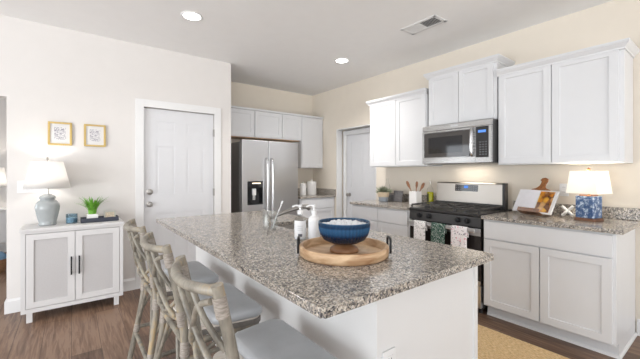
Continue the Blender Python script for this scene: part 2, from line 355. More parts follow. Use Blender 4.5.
    def build(s, name, mat, parent=None, smooth=False, bevel=0.0, world=None, seg=2):
        if world is not None:
            bmesh.ops.translate(s.bm, verts=s.bm.verts, vec=-Vector(world))
        bmesh.ops.remove_doubles(s.bm, verts=s.bm.verts, dist=1e-6)
        bmesh.ops.recalc_face_normals(s.bm, faces=s.bm.faces)
        me = bpy.data.meshes.new(name); s.bm.to_mesh(me); s.bm.free()
        me.materials.append(mat)
        o = bpy.data.objects.new(name, me); COL.objects.link(o)
        if parent is not None: o.parent = parent
        if smooth:
            for p in me.polygons: p.use_smooth = True
            md = None
        if bevel:
            md = o.modifiers.new('bevel', 'BEVEL'); md.width = bevel; md.segments = seg; md.limit_method = 'ANGLE'; md.angle_limit = 0.6
            if smooth: md.harden_normals = False
        return o
def autosmooth(o, ang=40):
    me = o.data
    bm = bmesh.new(); bm.from_mesh(me)
    for f in bm.faces: f.smooth = True
    for e in bm.edges:
        e.smooth = not (len(e.link_faces) == 2 and e.calc_face_angle(0) > math.radians(ang))
    bm.to_mesh(me); bm.free(); return o
def B(a, b): return MB().box(a, b)
def thing(name, label, cat, loc=(0, 0, 0), rz=0.0, group=None):
    o = bpy.data.objects.new(name, None); COL.objects.link(o); o.empty_display_size = 0.05
    o.location = loc; o.rotation_euler = (0, 0, rz); o['label'] = label; o['category'] = cat
    if group: o['group'] = group
    return o
def tag(o, label, cat, group=None):
    o['label'] = label; o['category'] = cat
    if group: o['group'] = group
    return o
def struct(o): o['kind'] = 'structure'; return o
def lab(o, t): o['label'] = t; return o

# ------------------------------------------------------------ the setting
XR = 3.60; YD = 4.13; YB = 4.94; CH = 2.74
f = B((-4.1, -3.4, -0.1), (3.8, 8.1, 0)).build('floor', M['floor']); struct(f)
struct(B((-4.1, -3.4, CH), (3.8, 8.1, CH+0.1)).build('ceiling', M['ceil']))
# wall with the entry door, from the opening to the refrigerator alcove
D1a, D1b, D1z = 0.648, 1.456, 2.045
m = MB(); m.box((-0.475, YD, 0), (D1a, YD+0.12, CH)).box((D1b, YD, 0), (1.676, YD+0.12, CH)).box((D1a, YD, D1z), (D1b, YD+0.12, CH))
m.box((1.556, YD+0.12, 0), (1.676, YB+0.12, CH))
m.box((-1.75, YD, 2.0), (-0.475, YD+0.12, CH))
m.box((-4.1, YD, 0), (-1.75, YD+0.12, CH))
struct(m.build('wall_left', M['wall']))
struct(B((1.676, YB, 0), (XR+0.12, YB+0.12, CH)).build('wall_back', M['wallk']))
D2a, D2b, D2z = 3.33, 4.244, 2.035
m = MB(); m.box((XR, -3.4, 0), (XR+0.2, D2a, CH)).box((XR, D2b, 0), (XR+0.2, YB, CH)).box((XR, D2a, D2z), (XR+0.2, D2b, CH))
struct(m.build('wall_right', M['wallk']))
# unseen rear and outer walls, mostly left open to add fill light: only piers stand
m = MB()
for a in (-4.1, -1.6, 1.0, 3.6): m.box((a, -3.4, 0), (a+0.2, -3.25, CH))
struct(m.build('wall_rear', M['wall']))
m = MB(); m.box((-4.1, -3.25, 0), (-3.95, -3.05, CH)).box((-4.1, 0.3, 0), (-3.95, 0.5, CH)).box((-4.1, 3.0, 0), (-3.95, 5.2, CH)).box((-4.1, 6.8, 0), (-3.95, 8.1, CH)).box((-4.1, 5.2, 0), (-3.95, 6.8, 0.6)).box((-4.1, 5.2, 2.2), (-3.95, 6.8, CH))
struct(m.build('wall_outer', M['wall']))
struct(B((-3.95, 7.35, 0), (1.55, 7.5, CH)).build('wall_beyond', M['wall']))

def base_strip(name, a, b, n, h=0.13, t=0.014):
    """skirting from a to b, n is the direction it sticks out of the wall"""
    a, b, n = Vector(a), Vector(b), Vector(n)
    m = MB(); prof = [(0, 0), (t, 0), (t, h-0.02), (t*0.5, h-0.006), (t*0.4, h), (0, h)]
    m.rings([[p+n*q[0]+Vector((0, 0, q[1])) for q in prof] for p in (a, b)])
    return struct(m.build(name, M['trim']))
base_strip('baseboard_left', (-0.475, YD, 0), (0.565, YD, 0), (0, -1, 0))
base_strip('baseboard_end', (-0.475, YD+0.12, 0), (-0.475, YD-0.014, 0), (-1, 0, 0))
base_strip('baseboard_alcove', (1.525, YD, 0), (1.676, YD, 0), (0, -1, 0))
base_strip('baseboard_right', (XR, -3.25, 0), (XR, 0.525, 0), (-1, 0, 0))
base_strip('baseboard_beyond', (-3.95, 7.35, 0), (1.55, 7.35, 0), (0, -1, 0))

def casing(name, a0, a1, z1, w_, plane):
    m = MB(); t = 0.016
    if plane[0] == 'y':
        y = plane[1]
        m.box((a0-w_, y-t, 0), (a0, y, z1+w_)).box((a1, y-t, 0), (a1+w_, y, z1+w_)).box((a0, y-t, z1), (a1, y, z1+w_))
    else:
        x = plane[1]
        m.box((x-t, a0-w_, 0), (x, a0, z1+w_)).box((x-t, a1, 0), (x, a1+w_, z1+w_)).box((x-t, a0, z1), (x, a1, z1+w_))
    return struct(m.build(name, M['trim'], bevel=0.003))
casing('trim_1', D1a, D1b, D1z, 0.082, ('y', YD))

struct(B((XR+0.2, D2a-0.1, 0), (XR+0.3, D2b+0.1, CH)).build('wall_light_stop', M['wall']))  # unseen panel added behind the second door to keep outside light from leaking in
def six_panel(m, P0, A, Nn, w_, rows, st=0.125, mid=0.13, h=2.03):
    """rows: list of (z0,z1); two raised panels per row"""
    c = w_/2; cols = [(st, c-mid/2), (c+mid/2, w_-st)]
    xs = {0, w_}; zs = {0, h}
    for a, b in cols: xs |= {a, a+0.028, b-0.028, b}
    for a, b in rows: zs |= {a, a+0.028, b-0.028, b}
    def dep(x, z):
        for a, b in cols:
            for r0, r1 in rows:
                if a < x < b and r0 < z < r1:
                    return -0.002 if (a+0.028 < x < b-0.028 and r0+0.028 < z < r1-0.028) else -0.006
        return 0.0
    return m.relief(P0, A, (0, 0, 1), Nn, sorted(xs), sorted(zs), dep, 0.04)
ROWS = [(0.20, 0.815), (1.03, 1.60), (1.765, 1.89)]
d1 = thing('door_1', 'white six-panel entry door with knob and deadbolt', 'door', ((D1a+D1b)/2, YD+0.03, 0)); struct(d1)
six_panel(MB(), (D1a+0.006-d1.location.x, 0, 0.008), (1, 0, 0), (0, -1, 0), D1b-D1a-0.012, ROWS).build('door_slab', M['door'], d1)
def knob(name, parent, c, n, r=0.027, deep=0.06, disc=0.032):
    c, n = Vector(c), Vector(n); q = n.to_track_quat('Z', 'Y'); m = MB()
    prof = [(disc, 0), (disc, 0.008), (0.012, 0.012), (0.011, deep*0.45), (r*0.8, deep*0.6), (r, deep*0.8), (r*0.75, deep*0.97), (0.004, deep)]
    m.rings([[c+q @ Vector((r_*math.cos(2*PI*k/20), r_*math.sin(2*PI*k/20), z)) for k in range(20)] for r_, z in prof])
    return lab(autosmooth(m.build(name, M['nickel'], parent)), 'satin nickel '+name.replace('_', ' '))
knob('door_knob', d1, (0.713-d1.location.x, 0, 0.935), (0, -1, 0))
knob('deadbolt', d1, (0.713-d1.location.x, 0, 1.077), (0, -1, 0), 0.022, 0.032, 0.034)
for z in (0.25, 1.05, 1.805):
    B((D1b-0.012-d1.location.x, -0.034, z-0.045), (D1b+0.003-d1.location.x, -0.001, z+0.045)).build('hinge', M['nickel'], d1)
# the second door sits in a deep painted reveal
m = MB(); m.box((XR-0.002, D2b-0.012, 0), (XR+0.118, D2b-0.0005, D2z-0.0005)).box((XR-0.002, D2a+0.0005, 0), (XR+0.118, D2a+0.012, D2z-0.0005)).box((XR-0.002, D2a+0.012, D2z-0.012), (XR+0.118, D2b-0.012, D2z-0.0005))
struct(m.build('trim_3', M['trim']))
struct(casing('trim_2', D2a+0.05, D2b-0.115, D2z-0.03-0.075, 0.075, ('x', XR+0.136)))
d2 = thing('door_2', 'white panelled door set in a deep opening beside the corner cabinets', 'door', (XR+0.14, (D2a+D2b)/2, 0)); struct(d2)
six_panel(MB(), (0, D2b-0.115-d2.location.y, 0.008), (0, -1, 0), (-1, 0, 0), (D2b-0.115)-(D2a+0.05), [(0.2, 0.86), (1.05, 1.80)], 0.11, 0.0005, 1.92).build('door_slab', M['door'], d2)
knob('door_knob', d2, (0, D2b-0.115-0.065-d2.location.y, 0.925), (-1, 0, 0), 0.03, 0.068)

# light fittings and the vent
def downlight(x, y, label, pw):
    t = thing('recessed_light', label, 'ceiling light', (x, y, CH), 0, 'recessed ceiling lights')
    MB().lathe([(0.098, 0), (0.098, -0.004), (0.085, -0.010), (0.075, -0.006), (0.075, 0)], n=36, cap0=False, cap1=False).build('trim_ring', M['plastic'], t, smooth=True)
    MB().lathe([(0.076, -0.0035), (0.07, -0.005), (0.001, -0.005)], n=36, cap0=False).build('lens', M['led'], t)
    d = bpy.data.lights.new('downlight_beam', 'SPOT'); d.energy = pw; d.spot_size = 2.45; d.spot_blend = 1.0; d.shadow_soft_size = 0.07; d.color = (1.0, 0.96, 0.91)
    o = bpy.data.objects.new('downlight_beam', d); COL.objects.link(o); o.parent = t; o.location = (0, 0, -0.03)
downlight(0.88, 3.09, 'round lit ceiling downlight nearer the entry door, left of the two', 24)
downlight(2.763, 3.148, 'round lit ceiling downlight near the corner cabinets, right of the two', 90)
v = thing('air_vent', 'white rectangular ceiling air vent with dark louvres', 'vent', (2.727, 1.91, CH))
m = MB(); a, b = 0.097, 0.195
m.box((-a, -b, -0.008), (a, -b+0.028, 0)).box((-a, b-0.028, -0.008), (a, b, 0)).box((-a, -b, -0.008), (-a+0.028, b, 0)).box((a-0.028, -b, -0.008), (a, b, 0)).box((-a, -0.006, -0.006), (a, 0.006, 0))
m.build('frame', M['vent'], v, bevel=0.002)
B((-a+0.02, -b+0.02, -0.0008), (a-0.02, b-0.02, -0.0002)).build('cavity', M['ventdark'], v)
m = MB()
for k in range(9):
    y = -b+0.036+k*0.0172; m.rings([[(x, y, -0.001), (x, y+0.003, -0.001), (x, y-0.004, -0.009), (x, y-0.0065, -0.009)] for x in (-a+0.028, a-0.028)])
for k in range(9):
    y = 0.010+k*0.0178; m.rings([[(x, y-0.002, -0.001), (x, y+0.002, -0.001), (x, y+0.0185, -0.006), (x, y+0.0095, -0.008)] for x in (-a+0.028, a-0.028)])
m.build('louvres', M['vent'], v)

# ------------------------------------------------------------ cabinets
def crown(m, xf, y0, y1, z, o0=True, o1=True, wall=XR, depth=0.036, h=0.05, T=None):
    """crown moulding round the top of a wall cabinet, mitred at the open ends"""
    T = T or (lambda x, y, z_: (x, y, z_))
    prof = [(0.0, -0.012), (0.008, -0.012), (0.010, 0.0), (0.022, 0.012), (0.036, h*0.6), (depth-0.004, h-0.016), (depth, h-0.012), (depth, h), (0.0, h)]
    rs = []
    for d, dz in prof:
        e0 = d if o0 else 0; e1 = d if o1 else 0
        rs.append([T(wall, y0-e0, z+dz), T(xf-d, y0-e0, z+dz), T(xf-d, y1+e1, z+dz), T(wall, y1+e1, z+dz)])
    return m.rings(rs, True, True)
def wall_cab(label, y0, y1, z0, z1, xf, crz, o0, o1, ndoor=2, name='wall_cabinet', gap0=0.012, gap1=0.012):
    c = ((xf+XR)/2, (y0+y1)/2, z0)
    t = thing(name, label, 'cabinet', c, 0, 'wall cabinets on the range wall')
    B((xf, y0, z0), (XR-0.002, y1, z1)).build('carcass', M['cab'], t, world=c, bevel=0.0015)
    w_ = (y1-y0-gap0-gap1-0.006*(ndoor-1))/ndoor
    for k in range(ndoor):
        yy = y1-gap1-k*(w_+0.006)
        MB().shaker((xf-0.019, yy, z0+0.012), (0, -1, 0), (0, 0, 1), (-1, 0, 0), w_, z1-z0-0.024).build('door', M['cab'], t, world=c, bevel=0.0012, seg=1)
    crown(MB(), xf-0.018, y0, y1, crz, o0, o1).build('crown_moulding', M['cab'], t, world=c)
    return t
wall_cab('white two-door wall cabinet above the plant and utensil crock, left of the microwave', 2.243, 3.150, 1.375, 2.25, 3.285, 2.228, False, True)
wall_cab('white two-door cabinet directly above the microwave, set higher than its neighbours', 1.462, 2.225, 1.822, 2.405, 3.285, 2.383, True, True, gap0=0.03)
wall_cab('big white two-door wall cabinet over the cookbook and blue patterned lamp', 0.548, 1.452, 1.375, 2.258, 3.285, 2.235, True, False, gap0=0.03)

def base_cab(label, y0, y1, xf, drawers, right_end=False):
    c = ((xf+XR)/2, (y0+y1)/2, 0)
    t = thing('base_cabinet', label, 'cabinet', c, 0, 'base cabinets on the range wall')
    m = MB(); m.box((xf, y0, 0.105), (XR-0.002, y1, 0.883)); m.build('carcass', M['cab'], t, world=c, bevel=0.0015)
    B((xf+0.075, y0+(0.0 if right_end else 0.0), 0), (XR-0.002, y1, 0.105)).build('toe_kick', M['cab'], t, world=c)
    m = MB(); pr = [(0, 0), (0.014, 0), (0.012, 0.012), (0.004, 0.02), (0, 0.02)]
    xx = xf+0.075
    if right_end:
        m.rings([[(XR-0.002, y0-p, z) for p, z in pr], [(xx-p, y0-p, z) for p, z in pr], [(xx-p, y1, z) for p, z in pr]])
    else: m.rings([[(xx-p, y0, z) for p, z in pr], [(xx-p, y1, z) for p, z in pr]])
    m.build('shoe_moulding', M['trim'], t, world=c)
    ga, gb = 0.018, 0.012
    for k in range(drawers):
        w_ = (y1-y0-ga-gb-0.008*(drawers-1))/drawers; yy = y1-gb-k*(w_+0.008)
        MB().relief((xf-0.019, yy, 0.715), (0, -1, 0), (0, 0, 1), (-1, 0, 0), [0, w_], [0, 0.152], lambda a, b: 0.0, 0.019).build('drawer_front', M['cab'], t, world=c, bevel=0.0015)
    w_ = (y1-y0-ga-gb-0.008)/2
    for k in range(2):
        yy = y1-gb-k*(w_+0.008)
        MB().shaker((xf-0.019, yy, 0.117), (0, -1, 0), (0, 0, 1), (-1, 0, 0), w_, 0.588).build('door', M['cab'], t, world=c, bevel=0.0012, seg=1)
    return t
base_cab('white base cabinet with one wide drawer and two doors, below the cookbook and patterned lamp', 0.535, 1.436, 2.962, 1, True)
base_cab('white base cabinet with two drawers, left of the range under the plant', 2.244, 3.150, 2.962, 2)

def counter(name, label, x0, x1, y0, y1, z0=0.884, z1=0.914, splash=None):
    c = ((x0+x1)/2, (y0+y1)/2, z0)
    t = thing(name, label, 'countertop', c)
    B((x0, y0, z0), (x1, y1, z1)).build('slab', M['granite'], t, world=c, bevel=0.004)
    for (a, b, l_) in splash or []:
        q = ((a[0]+b[0])/2, (a[1]+b[1])/2, a[2]); o = B(a, b).build('granite_backsplash', M['granite'], bevel=0.003, world=q); o.location = q
        tag(o, l_, 'backsplash')
    return t
counter('countertop', 'speckled granite countertop right of the range holding the cookbook stand', 2.915, XR-0.002, 0.492, 1.438, splash=[((XR-0.022, 0.492, 0.9145), (XR-0.002, 1.438, 1.012), 'granite backsplash strip on the wall behind the cookbook and patterned lamp')])
counter('countertop', 'speckled granite countertop left of the range holding the plant and crock', 2.915, XR-0.002, 2.242, 3.170, splash=[((XR-0.022, 2.242, 0.9145), (XR-0.002, 3.170, 1.012), 'granite backsplash strip on the wall behind the plant and utensil crock')])

# back corner: base cabinet, counter, uppers
c = (3.24, 4.6, 0)
t = thing('base_cabinet', 'white drawer cabinet in the back corner beside the refrigerator, under the canisters', 'cabinet', c)
B((2.885, 4.30, 0.105), (XR-0.002, YB-0.002, 0.883)).build('carcass', M['cab'], t, world=c)
B((2.885, 4.375, 0), (XR-0.002, YB-0.002, 0.105)).build('toe_kick', M['cab'], t, world=c)
MB().relief((2.90, 4.281, 0.715), (1, 0, 0), (0, 0, 1), (0, -1, 0), [0, 0.68], [0, 0.152], lambda a, b: 0, 0.019).build('drawer_front', M['cab'], t, world=c, bevel=0.0015)
MB().shaker((2.90, 4.281, 0.117), (1, 0, 0), (0, 0, 1), (0, -1, 0), 0.68, 0.588).build('door', M['cab'], t, world=c, bevel=0.0012, seg=1)
counter('countertop', 'short granite countertop in the back corner holding two white canisters', 2.87, XR-0.002, 4.255, YB-0.002,
        splash=[((2.87, YB-0.022, 0.9145), (XR-0.002, YB-0.002, 1.012), 'granite backsplash strip on the back wall behind the canisters'), ((XR-0.022, 4.255, 0.9145), (XR-0.002, YB-0.023, 1.012), 'short granite backsplash strip on the side wall right of the canisters')])
yf = 4.63
def back_cab(label, x0, x1, z0, z1, cuts, o0, o1, inner=None):
    c = ((x0+x1)/2, (yf+YB)/2, z0)
    t = thing('wall_cabinet', label, 'cabinet', c, 0, 'wall cabinets round the refrigerator')
    B((x0, yf, z0), (x1, YB-0.002, z1)).build('carcass', M['cab'], t, world=c)
    for a, b in cuts:
        MB().shaker((a, yf-0.019, z0+0.012), (1, 0, 0), (0, 0, 1), (0, -1, 0), b-a, z1-z0-0.05, rec=0.008).build('door', M['cab'], t, world=c, bevel=0.0012, seg=1)
    B((x0, yf-0.035, z1-0.03), (x1, YB-0.002, z1)).build('crown_moulding', M['cab'], t, world=c, bevel=0.006)
    return t
t = back_cab('white wall cabinet with three short doors above the refrigerator', 1.680, 3.128, 1.845, 2.29, [(1.70, 2.247), (2.262, 2.737), (2.752, 3.118)], False, False)
cc = Vector(t.location)
B((1.69, yf, 1.833), (3.1, YB-0.01, 1.8445)).build('underside_panel', M['rawwood'], t, world=cc)
back_cab('tall white single-door wall cabinet over the canisters in the back corner', 3.130, XR-0.003, 1.378, 2.29, [(3.142, 3.585)], False, False)

# ------------------------------------------------------------ island
IX0, IX1, IY0, IY1 = 0.560, 1.600, 0.722, 2.99
c = (1.25, 1.9, 0)
t = thing('kitchen_island', 'white kitchen island base with plain panelled end under the granite top', 'island', c)
MB().box((0.872, 0.805, 0), (0.892, 2.95, 0.8835)).box((1.558, 0.805, 0), (1.578, 2.95, 0.8835)).box((0.892, 0.805, 0), (1.558, 0.825, 0.8835)).box((0.892, 2.93, 0), (1.558, 2.95, 0.8835)).box((0.892, 0.825, 0.10), (1.558, 2.93, 0.12)).build('body', M['isl'], t, world=c, bevel=0.001)
B((1.556, 0.797, 0), (1.584, 0.807, 0.8835)).build('corner_strip', M['trim'], t, world=c)
m = MB(); m.box((0.860, 0.83, 0), (0.872, 2.95, 0.11)); m.build('baseboard', M['trim'], t, world=c)
for k in range(3):
    MB().shaker((1.594, 0.90+k*0.68, 0.117), (0, 1, 0), (0, 0, 1), (1, 0, 0), 0.66, 0.74).build('door', M['cab'], t, world=c, bevel=0.0012, seg=1)
SX0, SX1, SY0, SY1 = 1.19, 1.52, 1.86, 2.20
bm = bmesh.new(); xs = [IX0, SX0, SX1, IX1]; ys = [IY0, SY0, SY1, IY1]
V = [[bm.verts.new((x, y, 0.914)) for y in ys] for x in xs]
for i in range(3):
    for j in range(3):
        if (i, j) != (1, 1): bm.faces.new((V[i][j], V[i+1][j], V[i+1][j+1], V[i][j+1]))
ext = bmesh.ops.extrude_face_region(bm, geom=list(bm.faces))
bmesh.ops.translate(bm, verts=[g for g in ext['geom'] if isinstance(g, bmesh.types.BMVert)], vec=(0, 0, -0.030))
bmesh.ops.recalc_face_normals(bm, faces=bm.faces)
cor = [e for e in bm.edges if abs(e.verts[0].co.x-e.verts[1].co.x) < 1e-5 and abs(e.verts[0].co.y-e.verts[1].co.y) < 1e-5 and e.verts[0].co.x in (e.verts[0].co.x,) and min(abs(e.verts[0].co.x-IX0), abs(e.verts[0].co.x-IX1)) < 1e-4 and min(abs(e.verts[0].co.y-IY0), abs(e.verts[0].co.y-IY1)) < 1e-4]
bmesh.ops.bevel(bm, geom=cor, offset=0.010, segments=4, affect='EDGES')
m = MB(); m.bm = bm
o = m.build('countertop', M['granite'], bevel=0.0025, world=(1.09, 1.86, 0.884)); o.location = (1.09, 1.86, 0.884)
tag(o, 'large speckled granite island countertop holding the wooden tray and sink', 'countertop')
c = ((SX0+SX1)/2, (SY0+SY1)/2, 0.70)
t = thing('kitchen_sink', 'undermount steel sink let into the island countertop', 'sink', c)
m = MB(); a, b, h, e = (SX1-SX0)/2, (SY1-SY0)/2, 0.183, 0.003
m.rings([[(-a, -b, h), (a, -b, h), (a, b, h), (-a, b, h)], [(-a, -b, 0.0), (a, -b, 0.0), (a, b, 0.0), (-a, b, 0.0)]], False, True)
o = m.build('basin', plain('sink_steel', (0.50, 0.47, 0.44), 0.4, 0.4), t)
sd = o.modifiers.new('thick', 'SOLIDIFY'); sd.thickness = 0.002; sd.offset = 1
MB().lathe([(0.04, 0.002), (0.035, 0.006), (0.002, 0.004)], n=20).build('drain', M['chrome'], t, smooth=True)
t = thing('kitchen_faucet', 'chrome pull-out faucet leaning over the island sink', 'faucet', (1.135, 2.12, 0.914))
autosmooth(MB().lathe([(0.03, 0.0), (0.03, 0.006), (0.024, 0.012), (0.022, 0.07), (0.018, 0.078)], n=24).build('base', M['nickel'], t))
autosmooth(MB().tube([(0.0, 0, 0.05), (0.04, -0.005, 0.058), (0.16, -0.02, 0.093), (0.27, -0.035, 0.118), (0.30, -0.04, 0.121)], 0.0135, 14).build('spout', M['nickel'], t))
lab(autosmooth(MB().tube([(0.29, -0.038, 0.121), (0.325, -0.043, 0.121), (0.35, -0.046, 0.105)], lambda s: 0.017+0.004*s, 14).build('spray_head', M['nickel'], t)), 'dark grey spray head')
MB().tube([(0, 0, 0.076), (0.0, 0.01, 0.09), (-0.01, 0.05, 0.115)], 0.007, 10).build('lever', M['nickel'], t, smooth=True)
def outlet(name, label, loc, rz, gang=1, switch=False, cover=None):
    """cover plate on a wall; local -y faces the room"""
    t = thing(name, label, 'outlet' if not switch else 'switch', loc, rz)
    w_ = 0.07+0.046*(gang-1)
    B((-w_/2, -0.006, -0.0575), (w_/2, 0, 0.0575)).build('cover_plate', M['plastic'], t, bevel=0.002)
    for k in range(gang):
        x = (k-(gang-1)/2)*0.046
        if switch: B((x-0.016, -0.011, -0.033), (x+0.016, -0.005, 0.033)).build('rocker', M['plastic'], t, bevel=0.002)
        else:
            for z in (-0.022, 0.022):
                s = B((x-0.0165, -0.008, z-0.015), (x+0.0165, -0.0055, z+0.015)).build('socket', M['plastic'], t, bevel=0.002)
                m = MB(); m.box((x-0.008, -0.0085, z-0.003), (x-0.0055, -0.0078, z+0.007)).box((x+0.0055, -0.0085, z-0.003), (x+0.008, -0.0078, z+0.006)); m.build('slot', M['ink'], s)
    return t
outlet('power_outlet', 'white outlet plate on the end panel of the island', (0.935, 0.804, 0.586), 0)
outlet('power_outlet', 'white outlet plate on wall between cookbook and patterned lamp', (XR, 1.01, 1.14), -PI/2)
outlet('light_switch', 'white multi-gang switch plate on wall behind the ginger jar lamp', (-0.30, YD, 1.165), 0, 4, True)

# ------------------------------------------------------------ refrigerator
FX0, FX1, FY = 1.862, 2.782, 4.20
c = ((FX0+FX1)/2, 4.55, 0)
t = thing('refrigerator', 'stainless side-by-side refrigerator with ice dispenser in the back alcove', 'refrigerator', c)
B((FX0, FY+0.075, 0.02), (FX1, YB-0.02, 1.735)).build('body', M['steeld'], t, world=c, bevel=0.004)
xs_ = 2.271
for (a, b, side) in ((FX0, xs_-0.004, 0), (xs_+0.004, FX1, 1)):
    if side == 0:
        D0, D1_, Z0, Z1 = 1.944-a, 2.182-a, 0.845, 1.175
        d = MB().relief((a, FY, 0.07), (1, 0, 0), (0, 0, 1), (0, -1, 0), [0, D0, D1_, b-a], [0, Z0-0.07, Z1-0.07, 1.687], lambda x, z: -0.05 if D0 < x < D1_ and Z0-0.07 < z < Z1-0.07 else 0.0, 0.068).build('door', M['steel'], t, world=c, bevel=0.004)
        D0, D1_ = D0+a, D1_+a
        s = MB(); s.box((D0+0.001, FY+0.046, Z0+0.001), (D1_-0.001, FY+0.049, Z1-0.001)).box((D0+0.001, FY-0.003, Z0+0.001), (D0+0.014, FY+0.046, Z1-0.001)).box((D1_-0.014, FY-0.003, Z0+0.001), (D1_-0.001, FY+0.046, Z1-0.001)).box((D0+0.014, FY-0.003, Z1-0.10), (D1_-0.014, FY+0.046, Z1-0.001)).box((D0+0.014, FY-0.003, Z0+0.001), (D1_-0.014, FY+0.046, Z0+0.016))
        dp = s.build('dispenser', M['blackgloss'], d, world=c)
        mb = MB(); mb.box((D0+0.07, FY-0.005, Z1-0.035), (D1_-0.04, FY-0.0032, Z1-0.02)); mb.build('control_strip', M['whiteled'], d, world=c)
        lab(B((D0+0.085, FY+0.012, Z1-0.20), (D0+0.14, FY+0.045, Z1-0.101)).build('dispenser_chute', M['plastic'], d, world=c, bevel=0.008), 'pale dispenser chute')
        lab(B((D0+0.09, FY+0.02, Z1-0.265), (D0+0.13, FY+0.035, Z1-0.20)).build('dispenser_paddle', M['steel'], d, world=c, bevel=0.006), 'pale dispenser paddle')
    else:
        d = MB().relief((a, FY, 0.07), (1, 0, 0), (0, 0, 1), (0, -1, 0), [0, b-a], [0, 1.687], lambda x, z: 0.0, 0.068).build('door', M['steel'], t, world=c, bevel=0.006)
    hx = xs_-0.042 if side == 0 else xs_+0.042
    autosmooth(MB().tube([(hx, FY-0.002, 1.50), (hx, FY-0.045, 1.475), (hx, FY-0.058, 1.30), (hx, FY-0.060, 1.05), (hx, FY-0.058, 0.80), (hx, FY-0.045, 0.62), (hx, FY-0.002, 0.59)], 0.0145, 12).build('handle', M['chrome'], d, world=c))
B((FX0+0.01, FY+0.03, 0.02), (FX1-0.01, FY+0.075, 0.07)).build('toe_grille', M['blackmat'], t, world=c)
m = MB()
for x in (FX0+0.05, FX1-0.05):
    for y in (FY+0.12, YB-0.1): m.box((x-0.02, y-0.02, 0), (x+0.02, y+0.02, 0.02))
m.build('foot', M['blackmat'], t, world=c)

# ------------------------------------------------------------ microwave
c = (3.4, 1.845, 1.395); MX = 3.165; MY0, MY1, MZ0, MZ1 = 1.458, 2.226, 1.393, 1.815
msteel = steel_mat('dim_brushed_steel', (0.44, 0.435, 0.43), 0.27)
t = thing('microwave', 'stainless over-the-range microwave with dark glass door', 'microwave', c)
B((MX+0.03, MY0, MZ0), (XR-0.003, MY1, MZ1)).build('body', M['blackmat'], t, world=c, bevel=0.003)
B((MX+0.004, MY0, MZ1-0.058), (MX+0.03, MY1, MZ1)).build('top_vent_strip', msteel, t, world=c, bevel=0.003)
yc = 1.618
W = MY1-(yc+0.002)
d = MB().relief((MX, MY1, MZ0+0.004), (0, -1, 0), (0, 0, 1), (-1, 0, 0), [0, 0.022, W-0.05, W], [0, 0.062, 0.338, 0.356], lambda a, b: -0.006 if 0.022 < a < W-0.05 and 0.062 < b < 0.338 else 0, 0.03).build('door', msteel, t, world=c, bevel=0.002)
B((MX-0.001, MY1-0.026, MZ0+0.072), (MX+0.008, MY1-W+0.054, MZ0+0.338)).build('window', M['mwglass'], d, world=c, bevel=0.001)
B((MX+0.0005, MY1-0.08, MZ0+0.115), (MX-0.0016, MY1-W+0.13, MZ0+0.29)).build('inner_screen', M['blackgloss'], d, world=c)
autosmooth(MB().tube([(MX, yc+0.026, MZ0+0.345), (MX-0.030, yc+0.026, MZ0+0.325), (MX-0.040, yc+0.026, MZ0+0.21), (MX-0.030, yc+0.026, MZ0+0.095), (MX, yc+0.026, MZ0+0.075)], 0.013, 12).build('handle', M['chrome'], d, world=c))
cp = B((MX, MY0+0.002, MZ0+0.004), (MX+0.03, yc-0.002, MZ1-0.060)).build('control_panel', msteel, t, world=c, bevel=0.002)
B((MX-0.0015, MY0+0.03, MZ0+0.055), (MX+0.004, yc-0.008, MZ1-0.066)).build('keypad', M['blackgloss'], cp, world=c)
B((MX-0.0025, MY0+0.055, MZ1-0.125), (MX-0.001, yc-0.03, MZ1-0.10)).build('clock_display', M['bluelcd'], cp, world=c)
m = MB()
for r in range(6):
    for q in range(3): m.box((MX-0.0022, MY0+0.045+q*0.028, MZ0+0.08+r*0.024), (MX-0.001, MY0+0.062+q*0.028, MZ0+0.088+r*0.024))
m.build('key_legend', plain('grey_keys', (0.16, 0.17, 0.18), 0.5), cp, world=c)
B((MX-0.0002+0.004, 1.80, MZ1-0.036), (MX+0.0035, 1.885, MZ1-0.018)).build('brand_mark', M['lightink'], t, world=c)

d = bpy.data.lights.new('cooktop_light', 'AREA'); d.shape = 'RECTANGLE'; d.size = 0.08; d.size_y = 0.35; d.energy = 0.8; d.color = (1.0, 0.90, 0.76)
o = bpy.data.objects.new('cooktop_light', d); COL.objects.link(o); o.parent = t; o.location = (0.06, 0, -0.012)

# ------------------------------------------------------------ range
RX, RY0, RY1 = 2.930, 1.450, 2.230
c = (3.2, 1.84, 0)
t = thing('gas_range', 'stainless and black gas range with dish towels on its oven door', 'stove', c)
B((RX+0.05, RY0, 0.06), (XR-0.005, RY1, 0.895)).build('body', M['blackmat'], t, world=c)
m = MB()
for x in (RX+0.09, XR-0.06):
    for y in (RY0+0.04, RY1-0.04): m.lathe([(0.018, 0), (0.018, 0.06)], (x, y, 0), 12)
m.build('foot', M['blackmat'], t, world=c)
B((RX+0.005, RY0, 0.895), (XR-0.005, RY1, 0.922)).build('cooktop', M['blackmat'], t, world=c, bevel=0.005)
for gy in (RY0+0.03, 1.713, 1.977):
    m = MB(); y0, y1, x0, x1 = gy, gy+0.245, RX+0.04, 3.41
    for y in (y0, y1, (y0+y1)/2): m.box((x0, y-0.006, 0.947), (x1, y+0.006, 0.959))
    for x in (x0, x1, (x0*0.67+x1*0.33), (x0*0.33+x1*0.67)): m.box((x-0.006, y0, 0.947), (x+0.006, y1, 0.959))
    for x in (x0, x1):
        for y in (y0, y1): m.box((x-0.008, y-0.008, 0.922), (x+0.008, y+0.008, 0.948))
    m.build('grate', M['iron'], t, world=c, bevel=0.002, seg=1)
for bx in (RX+0.14, 3.31):
    for by in (RY0+0.15, RY1-0.15):
        MB().lathe([(0.05, 0), (0.05, 0.008), (0.034, 0.01), (0.034, 0.018), (0.03, 0.021)], (bx, by, 0.922), 24).build('burner', M['iron'], t, world=c)
m = MB(); prof = [(RX+0.05, 0.795), (RX+0.002, 0.80), (RX+0.012, 0.890), (RX+0.05, 0.894)]
